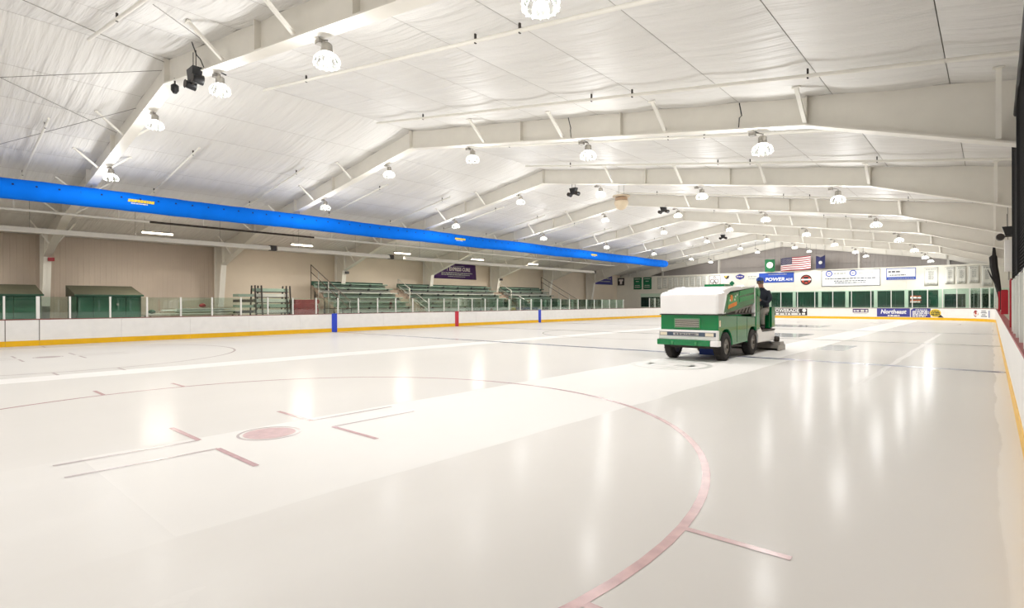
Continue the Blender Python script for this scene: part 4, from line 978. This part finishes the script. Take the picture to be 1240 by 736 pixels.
# small wall details
for k, m, lab in ((1, 'cap_red', 'small red alarm box on the first left column'), (3, 'black', 'small black speaker on the third left column'), (5, 'black', 'small black speaker on the fifth left column')):
    xk = -25.36; b = MB().box(xk, xk + 0.12, FY[k] + 0.0, FY[k] + 0.22, 3.38, 3.54)
    b.box(xk - 0.12, xk + 0.0, FY[k] + 0.06, FY[k] + 0.12, 3.42, 3.48)
    solo(b, 'wall_box', m, lab, 'box', None, (xk, FY[k], 3.38))

# ---------------------------------------------------------------- right side: bench gates, net, cabinet
def red_post(x0, x1, y0, y1, z1, label):
    t = thing('padded_post', label, 'post', (x0, y0, BH), 'red padded posts on the right boards')
    MB().box(x0, x1, y0, y1, BH, z1).build('pad', 'red_pad', t)
    MB().box(x0 + 0.01, x1 - 0.01, y0 + 0.02, y1 - 0.02, z1, z1 + 0.03).build('cap', 'cap_red', t)
red_post(6.27, 6.33, 11.3, 11.42, 1.84, 'nearest red padded post on the right boards')
red_post(6.29, 6.50, 25.6, 25.9, 1.86, 'wide red padded post on the right boards, second from the camera')
red_post(6.27, 6.34, 34.0, 34.3, 1.92, 'farthest red padded post on the right boards')
t = thing('player_bench', 'low players bench behind the right boards', 'bench', (7.2, 15, -0.05))
MB().box(6.95, 7.3, 5.5, 30, 0.42, 0.47).build('seat', 'taupe', t)
for y in (6, 12, 18, 24, 29.5): MB().box(7.05, 7.2, y, y + 0.08, -0.05, 0.42).build('leg', 'dark_metal', t)
t = thing('white_cabinet', 'white hanging cabinet above the right boards', 'cabinet', (6.5, 20.2, 2.3))
MB().box(6.32, 6.62, 20.0, 20.35, 2.36, 3.34).build('case', 'post_white', t)
MB().box(6.33, 6.45, 19.985, 19.999, 2.38, 3.32).build('door', 'white', t); MB().box(6.465, 6.61, 19.985, 19.999, 2.38, 3.32).build('door', 'white', t)
for x in (6.4, 6.54): MB().tube([(x, 20.17, 3.34), (x, 20.17, roofz(x) - 0.05)], 0.012, 6).build('hanger', 'grey_metal', t)
MB().tube([(6.42, 20.1, 2.36), (6.42, 20.1, 2.1)], 0.02, 6).build('conduit', 'grey_metal', t)
t = thing('protective_net', 'black protective net hanging from the roof above the right glass', 'net', (6.312, 6, 1.75))
b = MB(); NX = 6.312; y0, y1 = 0.5, 11.0
def ntop(y): return 4.9 - 0.05 * y - 0.04 * abs(math.sin(y * 4))
def nbot(y): return 1.82
y = y0
while y <= y1:
    xx = NX + 0.012 * math.sin(y * 2.1); b.bar((xx, y, nbot(y)), (xx, y, ntop(y)), 0.007); y += 0.045
z = 1.82
while z < 4.85:
    ya, yb = y0, min(y1, max(y0 + 0.3, (4.87 - z) / 0.05))
    pts = [(NX + 0.012 * math.sin((ya + (yb - ya) * i / 12) * 2.1), ya + (yb - ya) * i / 12, z) for i in range(13)]
    for p, q_ in zip(pts[:-1], pts[1:]): b.bar(p, q_, 0.007)
    z += 0.045
b.build('mesh', 'net', t, stuff=True)
MB().tube([(NX, y0, 1.81), (NX, y1, 1.81)], 0.02, 8).build('bottom_rope', 'black', t)
MB().tube([(NX, y0 + (y1 - y0) * i / 60, ntop(y0 + (y1 - y0) * i / 60)) for i in range(61)], 0.035, 8).build('gathered_edge', 'black', t)
t = thing('gathered_net', 'dark gathered net hanging by the far right corner', 'net', (6.15, 38.2, 1.6))
b = MB(); n = 12
sec = [(0.96, 6.40, 0.05), (1.6, 6.38, 0.07), (2.1, 6.32, 0.10), (2.9, 6.20, 0.14), (3.4, 6.12, 0.15), (3.95, 6.09, 0.15), (4.05, 6.13, 0.08), (4.97, 6.13, 0.02)]
vs = []
for z, cx_, r in sec:
    for k in range(24):
        a = 2 * PI * k / 24; rr_ = r * (1 + 0.18 * math.cos(6 * a)); vs.append((cx_ + rr_ * math.cos(a), 38.2 + rr_ * 0.7 * math.sin(a), z))
b.add(vs, [(i * 24 + k, i * 24 + (k + 1) % 24, (i + 1) * 24 + (k + 1) % 24, (i + 1) * 24 + k) for i in range(len(sec) - 1) for k in range(24)], 0, True)
b.build('folds', 'netfold', t)
MB().tube([(5.86, 38.1, 3.25), (6.0, 38.15, 2.85), (6.22, 38.2, 2.4)], [0.015, 0.04, 0.06], 8).build('loose_fold', 'netfold', t)

# ---------------------------------------------------------------- ice resurfacer
ZX0, ZX1 = -0.34, 1.13; ZC = (ZX0 + ZX1) / 2
z = thing('ice_resurfacer', 'green and white ice resurfacing machine driving on the rink', 'vehicle', (ZC, 12.3, 0))
def arch(cy, r, n=12, a0=180, a1=0): return [(cy + r * math.cos(math.radians(a0 + (a1 - a0) * i / n)), 0.36 + r * math.sin(math.radians(a0 + (a1 - a0) * i / n))) for i in range(n + 1)]
WF, WRr = 10.74, 12.72
prof = [(10.22, 1.14), (10.22, 0.40)] + [(y, q_) for y, q_ in arch(WF, 0.42) if q_ >= 0.36] + [(12.2, 0.40)] + [(y, q_) for y, q_ in arch(WRr, 0.42) if q_ >= 0.36][:-2] + [(13.1, 0.62), (13.1, 1.04), (12.9, 1.04)]
def bev(o, w=0.02, seg=2):
    md = o.modifiers.new('bevel', 'BEVEL'); md.width = w; md.segments = seg; md.limit_method = 'ANGLE'; md.angle_limit = math.radians(40); return o
body = bev(MB().prism(prof, 'X', ZX0, ZX1).build('body', 'zgreen', z), 0.02)
MB().box(ZX1, ZX1 + 0.004, 11.48, 11.49, 0.42, 1.08).box(ZX1, ZX1 + 0.004, 12.25, 12.26, 0.5, 1.05).build('door_gap', 'dark_green', body)
MB().box(ZX1, ZX1 + 0.006, 10.27, 10.37, 0.85, 1.0).build('side_sticker', 'cream', body)
MB().box(ZX0 - 0.02, ZX1 + 0.02, 10.20, 12.9, 1.125, 1.15).build('black_trim', 'black', z)
# front: grille, light band, bumper
gr = MB().box(0.03, 0.69, 10.195, 10.22, 0.80, 0.82).box(0.03, 0.69, 10.195, 10.22, 1.03, 1.05).box(0.03, 0.05, 10.195, 10.22, 0.82, 1.03).box(0.67, 0.69, 10.195, 10.22, 0.82, 1.03).build('grille_frame', 'zgreen_lt', z)
MB().box(0.05, 0.67, 10.212, 10.222, 0.82, 1.03).build('grille_back', 'dark_metal', gr)
for i in range(6): MB().box(0.05, 0.67, 10.198, 10.214, 0.835 + 0.035 * i, 0.849 + 0.035 * i).build('grille_slat', 'slat', gr)
bd = bev(MB().box(ZX0 - 0.02, ZX1 + 0.02, 10.12, 10.24, 0.52, 0.76).build('front_band', 'zwhite', z), 0.015)
MB().box(ZX0 + 0.02, ZX1 - 0.02, 10.112, 10.121, 0.61, 0.71).build('light_strip', 'plate', bd)
for x0, x1 in ((-0.30, -0.12), (0.86, 1.06)): MB().box(x0, x1, 10.10, 10.113, 0.62, 0.70).build('headlight', 'lens', bd)
MB().box(0.05, 0.70, 10.10, 10.113, 0.63, 0.69).build('nameplate', 'chrome', bd)
scribble(bd, [(0.10, 0.64, 0.64, 0.04, 10.099)], '-Y', 'ink')
bp_ = bev(MB().box(ZX0 - 0.03, 0.98, 10.06, 10.22, 0.38, 0.52).build('bumper', 'zgreen', z), 0.015)
bev(MB().box(0.99, ZX1 + 0.06, 10.06, 10.24, 0.38, 0.52).build('bumper_corner', 'zwhite', z), 0.015)
for x in (0.02, 0.62): MB().box(x, x + 0.05, 10.045, 10.06, 0.40, 0.48).build('bumper_bracket', 'zgreen_lt', bp_)
# white snow tank with hood
tank = MB()
def tank_sec(y, zt, w0=ZX0 - 0.01, w1=ZX1 + 0.01): return [(w0, y, 1.15), (w1, y, 1.15), (w1, y, zt - 0.06), (w1 - 0.06, y, zt), (w0 + 0.06, y, zt), (w0, y, zt - 0.06)]
secs = [(10.16, 1.66), (10.22, 1.70), (10.72, 1.75)]
secF = []
vs = []
for i, (y, zt) in enumerate(secs): vs += tank_sec(y, zt) if i else [(a + (0.03 if a < 0.4 else -0.03), y, c_ if j < 2 else c_ - 0.02) for j, (a, _, c_) in enumerate(tank_sec(y, zt))]
fs = [tuple(range(6))] + [(i * 6 + k, i * 6 + (k + 1) % 6, (i + 1) * 6 + (k + 1) % 6, (i + 1) * 6 + k) for i in range(len(secs) - 1) for k in range(6)] + [tuple(range(12, 18))]
tank.add(vs, fs); tk = bev(tank.build('snow_tank', 'zwhite', z), 0.03, 3)
lid = MB().prism([(10.60, 1.72), (10.62, 1.755), (11.1, 1.84), (12.86, 1.89), (12.86, 1.84), (11.0, 1.70), (10.70, 1.58)], 'X', ZX0 - 0.01, ZX1 + 0.012); bev(lid.build('tank_lid', 'zwhite', z), 0.02)
MB().prism([(10.72, 1.15), (10.72, 1.62), (12.8, 1.85), (12.8, 1.40)], 'X', ZX0 + 0.02, ZX1 - 0.02).build('tank_side', 'zgreen', z)
side = MB().prism([(10.48, 1.17), (10.72, 1.62), (12.80, 1.84), (12.80, 1.42), (10.85, 1.22)], 'X', ZX1 - 0.02, ZX1 + 0.016).build('side_panel', 'zgreen', z)
MB().prism([(10.46, 1.15), (10.51, 1.15), (10.74, 1.60), (10.70, 1.63)], 'X', ZX1 + 0.012, ZX1 + 0.022).build('panel_edge', 'zwhite', side)
MB().prism([(10.80, 1.30), (11.55, 1.40), (11.55, 1.64), (10.86, 1.56)], 'X', ZX1 + 0.016, ZX1 + 0.020).build('sticker', 'zgreen_lt', side)
MB().prism([(10.80, 1.27), (11.40, 1.36), (11.42, 1.46), (10.84, 1.37)], 'X', ZX1 + 0.020, ZX1 + 0.026).build('sticker_band', 'orange', side)
MB().lathe([(0.085, 0), (0.085, 0.005)], (ZX1 + 0.02, 11.05, 1.54), 14, axis='X').build('sticker_dot', 'orange', side)
for y, zz in ((10.92, 1.46), (11.3, 1.56), (11.42, 1.60), (11.25, 1.48)): MB().box(ZX1 + 0.02, ZX1 + 0.025, y, y + 0.06, zz, zz + 0.05).build('sticker_fleck', 'flag_white', side)
for a, b_ in ((0.0, 0.11), (0.17, 0.29)):
    MB().prism([(11.65, 1.44 + a), (12.72, 1.54 + a), (12.72, 1.54 + b_), (11.65, 1.44 + b_)], 'X', ZX1 + 0.016, ZX1 + 0.028).build('side_louvre', 'zgreen_lt', side)
cv = MB().prism([(10.85, 1.15), (10.85, 1.20), (12.80, 1.41), (12.80, 1.15)], 'X', ZX0 + 0.02, ZX1 - 0.06).build('engine_bay', 'dark_metal', z)
for i in range(5):
    y = 11.5 + 0.26 * i; MB().bar((ZX1 - 0.055, y, 1.16), (ZX1 - 0.055, y + 0.2, 1.24 + 0.03 * i), 0.03, 0.05).build('engine_rod', 'grey_metal', cv)
MB().tube([(ZX1 - 0.05, 11.0, 1.19), (ZX1 - 0.05, 12.75, 1.36)], 0.03, 8).build('engine_pipe', 'grey_metal', cv)
MB().box(0.0, 0.55, 12.2, 12.7, 1.87, 1.94).build('auger_cover', 'zgreen', z)
# driver station
bev(MB().box(ZX1 - 0.40, ZX1 + 0.02, 12.92, 13.30, 0.66, 1.86).build('control_column', 'zgreen', z), 0.05, 3)
MB().lathe([(0.10, 0), (0.10, 0.012)], (ZX1 + 0.022, 13.15, 1.70), 16, axis='X').build('round_badge', 'zgreen_lt', z)
MB().box(ZX1 - 0.06, ZX1 + 0.02, 12.80, 12.88, 1.05, 1.90).build('white_upright', 'zwhite', z)
MB().box(ZX0, ZX1, 12.95, 14.74, 0.60, 0.65).build('platform', 'dark_metal', z)
bev(MB().box(ZX0 + 0.1, ZX1 - 0.05, 14.46, 14.72, 0.65, 1.30).build('rear_housing', 'zgreen', z), 0.04)
MB().box(ZX1 - 0.05, ZX1, 14.44, 14.74, 0.70, 1.30).build('rear_fender', 'zgreen', z)
bev(MB().box(ZX0 + 0.02, ZX1 + 0.01, 13.16, 14.72, 0.30, 0.60).build('rear_skirt', 'zwhite', z), 0.03)
MB().prism([(13.05, 0.60), (13.16, 0.76), (13.3, 0.74), (13.55, 0.55), (13.55, 0.45), (13.2, 0.45)], 'X', ZX1 - 0.02, ZX1 + 0.012).build('fender_edge', 'zwhite', z)
bev(MB().box(0.66, 1.06, 14.06, 14.38, 1.05, 1.11).box(0.68, 1.0, 14.37, 14.44, 1.1, 1.45).build('seat', 'black', z), 0.03)
MB().box(0.66, 0.92, 14.14, 14.36, 0.65, 1.05).build('seat_base', 'dark_metal', z)
b = MB()
for i in range(20):
    a, c_ = 2 * PI * i / 20, 2 * PI * (i + 1) / 20
    f = lambda t_: (0.84 + 0.17 * math.cos(t_), 13.70 + 0.06 * math.sin(t_), 1.54 + 0.16 * math.sin(t_))
    b.bar(f(a), f(c_), 0.025)
b.tube([(0.84, 13.70, 1.54), (0.84, 13.35, 1.44)], 0.025, 8).bar((0.68, 13.70, 1.54), (1.00, 13.70, 1.54), 0.02); b.build('steering_wheel', 'black', z)
# conditioner at the back
cd = MB().prism([(14.55, 0.06), (15.05, 0.03), (15.1, 0.12), (14.95, 0.26), (14.6, 0.26)], 'X', ZX0 - 0.16, ZX1 + 0.18).build('conditioner', 'grey_metal', z)
bev(MB().box(ZX1 + 0.15, ZX1 + 0.19, 14.4, 15.12, 0.01, 0.16).build('side_runner', 'grey_metal', cd), 0.01)
MB().box(ZX0 - 0.15, ZX1 + 0.18, 15.06, 15.12, 0.003, 0.12).build('squeegee', 'rubber', cd)
MB().bar((ZX1 - 0.1, 13.4, 0.32), (ZX1 - 0.1, 14.6, 0.24), 0.06).bar((ZX0 + 0.1, 13.4, 0.32), (ZX0 + 0.1, 14.6, 0.24), 0.06).build('lift_arm', 'dark_metal', cd)
MB().lathe([(0.05, 0), (0.09, 0.02), (0.09, 0.14), (0.05, 0.16)], (ZX1 + 0.05, 14.7, 0.26), 12).build('roller', 'dark_metal', cd)
MB().box(ZX0 + 0.15, ZX1 - 0.15, 10.4, 13.4, 0.30, 0.42).build('chassis', 'dark_metal', z)
MB().prism([(11.35, 0.06), (12.0, 0.06), (12.1, 0.36), (11.35, 0.36)], 'X', 0.2, 0.75).build('wash_tank', 'sign_blue', z)
def wheel(x, y, sgn):
    w = 0.23
    t = MB().lathe([(0.20, -w / 2), (0.30, -w / 2), (0.345, -w / 2 + 0.03), (0.35, -0.04), (0.35, 0.04), (0.345, w / 2 - 0.03), (0.30, w / 2), (0.20, w / 2)], (x, y, 0.352), 28, axis='X', caps=False)
    for i in range(28):
        a = 2 * PI * i / 28; t.bar((x - w * 0.42, y + 0.35 * math.cos(a), 0.352 + 0.348 * math.sin(a)), (x + w * 0.42, y + 0.35 * math.cos(a + 0.1), 0.352 + 0.348 * math.sin(a + 0.1)), 0.02, 0.012)
    o = t.build('tire', 'rubber', z)
    r = MB().lathe([(0.205, -w / 2 + 0.01), (0.205, w / 2 - 0.01), (0.17, w / 2 - 0.03), (0.15, w / 2 - 0.05), (0.07, w / 2 - 0.04), (0.06, w / 2 + 0.0)] if sgn > 0 else [(0.06, -w / 2), (0.07, -w / 2 + 0.04), (0.15, -w / 2 + 0.05), (0.17, -w / 2 + 0.03), (0.205, -w / 2 + 0.01), (0.205, w / 2 - 0.01)], (x, y, 0.352), 20, axis='X').build('rim', 'grey_metal', o)
    MB().lathe([(0.05, 0), (0.045, 0.03)] if sgn > 0 else [(0.045, -0.03), (0.05, 0)], (x + sgn * w / 2, y, 0.352), 12, axis='X').build('hub', 'dark_metal', r)
for y in (WF, WRr):
    wheel(ZX1 - 0.10, y, 1); wheel(ZX0 + 0.10, y, -1)

# ---------------------------------------------------------------- driver
def skin_mesh(verts, edges, radii, root, sub=2):
    me = bpy.data.meshes.new('b'); me.from_pydata(verts, edges, []); ob = bpy.data.objects.new('b', me); C.objects.link(ob)
    sk = ob.modifiers.new('s', 'SKIN'); sb = ob.modifiers.new('d', 'SUBSURF'); sb.levels = sub; sb.render_levels = sub
    for i, v in enumerate(me.skin_vertices[0].data): v.radius = radii[i] if isinstance(radii[i], tuple) else (radii[i], radii[i]); v.use_root = (i == root)
    bpy.context.view_layer.update()
    out = bpy.data.meshes.new_from_object(ob.evaluated_get(bpy.context.evaluated_depsgraph_get())); bpy.data.objects.remove(ob); return out
px0, py0 = 0.95, 14.20
V = [(px0, py0, 1.24),                     # 0 pelvis
     (px0, py0 - 0.04, 1.43), (px0, py0 - 0.10, 1.67), (px0, py0 - 0.13, 1.80), (px0, py0 - 0.16, 1.88), (px0 - 0.01, py0 - 0.19, 1.99), (px0 - 0.02, py0 - 0.20, 2.08)]
R_ = [(0.16, 0.13), (0.16, 0.13), (0.18, 0.13), (0.10, 0.09), 0.06, (0.08, 0.095), (0.065, 0.08)]
E_ = [(0, 1), (1, 2), (2, 3), (3, 4), (4, 5), (5, 6)]
def chain(start, pts, rs):
    pr = start
    for p, r in zip(pts, rs):
        V.append(p); R_.append(r); E_.append((pr, len(V) - 1)); pr = len(V) - 1
    return pr
hands = []
for s in (-1, 1):
    chain(0, [(px0 + s * 0.10, py0 - 0.06, 1.18), (px0 + s * 0.13, py0 - 0.25, 1.19), (px0 + s * 0.13, py0 - 0.45, 1.17), (px0 + s * 0.12, py0 - 0.45, 0.95), (px0 + s * 0.12, py0 - 0.40, 0.76), (px0 + s * 0.12, py0 - 0.43, 0.71), (px0 + s * 0.125, py0 - 0.56, 0.69)],
          [0.085, 0.082, 0.068, 0.058, 0.042, 0.045, 0.035])
    hx = 0.84 + s * 0.15
    e = chain(2, [(px0 + s * 0.18, py0 - 0.10, 1.73), (px0 + s * 0.25, py0 - 0.14, 1.54), (px0 + s * 0.22 - 0.03, py0 - 0.28, 1.41), (hx, 13.80, 1.50), (hx, 13.745, 1.53)],
              [0.07, 0.055, 0.046, 0.032, 0.036])
    for f in range(4):
        fx = hx - 0.03 + 0.02 * f; ln = (0.035, 0.042, 0.04, 0.03)[f]
        chain(e, [(fx, 13.715, 1.54), (fx, 13.715 - ln, 1.53), (fx, 13.71 - ln * 0.8, 1.505)], [0.0105, 0.010, 0.009])
    chain(e, [(hx - s * 0.035, 13.745, 1.515), (hx - s * 0.04, 13.715, 1.495)], [0.012, 0.010])
bme = skin_mesh(V, E_, R_, 0)
pr = thing('person', 'driver in dark jacket, grey trousers and blue cap sitting on the machine', 'person', (px0, py0, 0.65))
off = Vector((px0, py0, 0.65))
def zone(p):
    if p.z > 1.86 : return 'body'
    if p.y < 13.785 and p.z > 1.40: return 'body'
    if p.z < 0.80 and True: return 'boots'
    if p.z < 1.30 and not (abs(p.x - px0) > 0.21 and p.z > 1.25): return 'trousers'
    return 'jacket'
vn = {'body': 0, 'jacket': 0.010, 'trousers': 0.008, 'boots': 0.012}
ob = bpy.data.objects.new('body', bme.copy()); ob.data.materials.clear(); ob.data.materials.append(M['skin']); ob.data.transform(Matrix.Translation(-off)); C.objects.link(ob); ob.parent = pr
for p in ob.data.polygons: p.use_smooth = True
vnorm = [Vector(v.normal) for v in bme.vertices]
for zn, m in (('jacket', 'jacket'), ('trousers', 'trouser'), ('boots', 'boot')):
    b = MB(); idx = {}
    for p in bme.polygons:
        if zone(p.center) == zn:
            f = []
            for vi in p.vertices:
                if vi not in idx: idx[vi] = len(b.v); b.v.append(tuple(Vector(bme.vertices[vi].co) + vnorm[vi] * vn[zn]))
                f.append(idx[vi])
            b.f.append(f); b.m.append(0); b.sm.append(True)
    b.build(zn, m, pr, off)
hc = Vector((px0 - 0.02, py0 - 0.20, 2.035))
cp = MB().lathe([(0.098, -0.005), (0.10, 0.03), (0.085, 0.075), (0.05, 0.10), (0.01, 0.108)], hc + Vector((0, 0, 0.035)), 18)
cp.build('cap', 'cap', pr, off)
MB().prism([(hc.x - 0.07, hc.y - 0.08), (hc.x + 0.07, hc.y - 0.08), (hc.x + 0.055, hc.y - 0.165), (hc.x, hc.y - 0.185), (hc.x - 0.055, hc.y - 0.165)], 'Z', hc.z + 0.035, hc.z + 0.047).build('cap_peak', 'cap', pr, off)
hb = MB().lathe([(0.088, -0.06), (0.094, -0.02), (0.096, 0.03)], hc + Vector((0, 0.015, 0)), 18); hb.v = [v for v in hb.v]
hb.build('hair', 'hair', pr, off)
fc = MB()
for s in (-1, 1): fc.lathe([(0.012, 0), (0.008, 0.006)], (hc.x + s * 0.032, hc.y - 0.094, hc.z - 0.0), 8, axis='Y')
fc.build('eyes', 'ink_dark', pr, off)
MB().prism([(hc.y - 0.085, hc.z - 0.005), (hc.y - 0.118, hc.z - 0.04), (hc.y - 0.085, hc.z - 0.045)], 'X', hc.x - 0.014, hc.x + 0.014).build('nose', 'skin', pr, off)
MB().box(hc.x - 0.028, hc.x + 0.028, hc.y - 0.092, hc.y - 0.084, hc.z - 0.075, hc.z - 0.066).build('mouth', 'emblem_red', pr, off)
for s in (-1, 1): MB().lathe([(0.008, 0), (0.026, 0.01), (0.02, 0.02)], (hc.x + s * 0.085 - 0.01, hc.y + 0.01, hc.z - 0.01), 10, axis='X').build('ear', 'skin', pr, off)
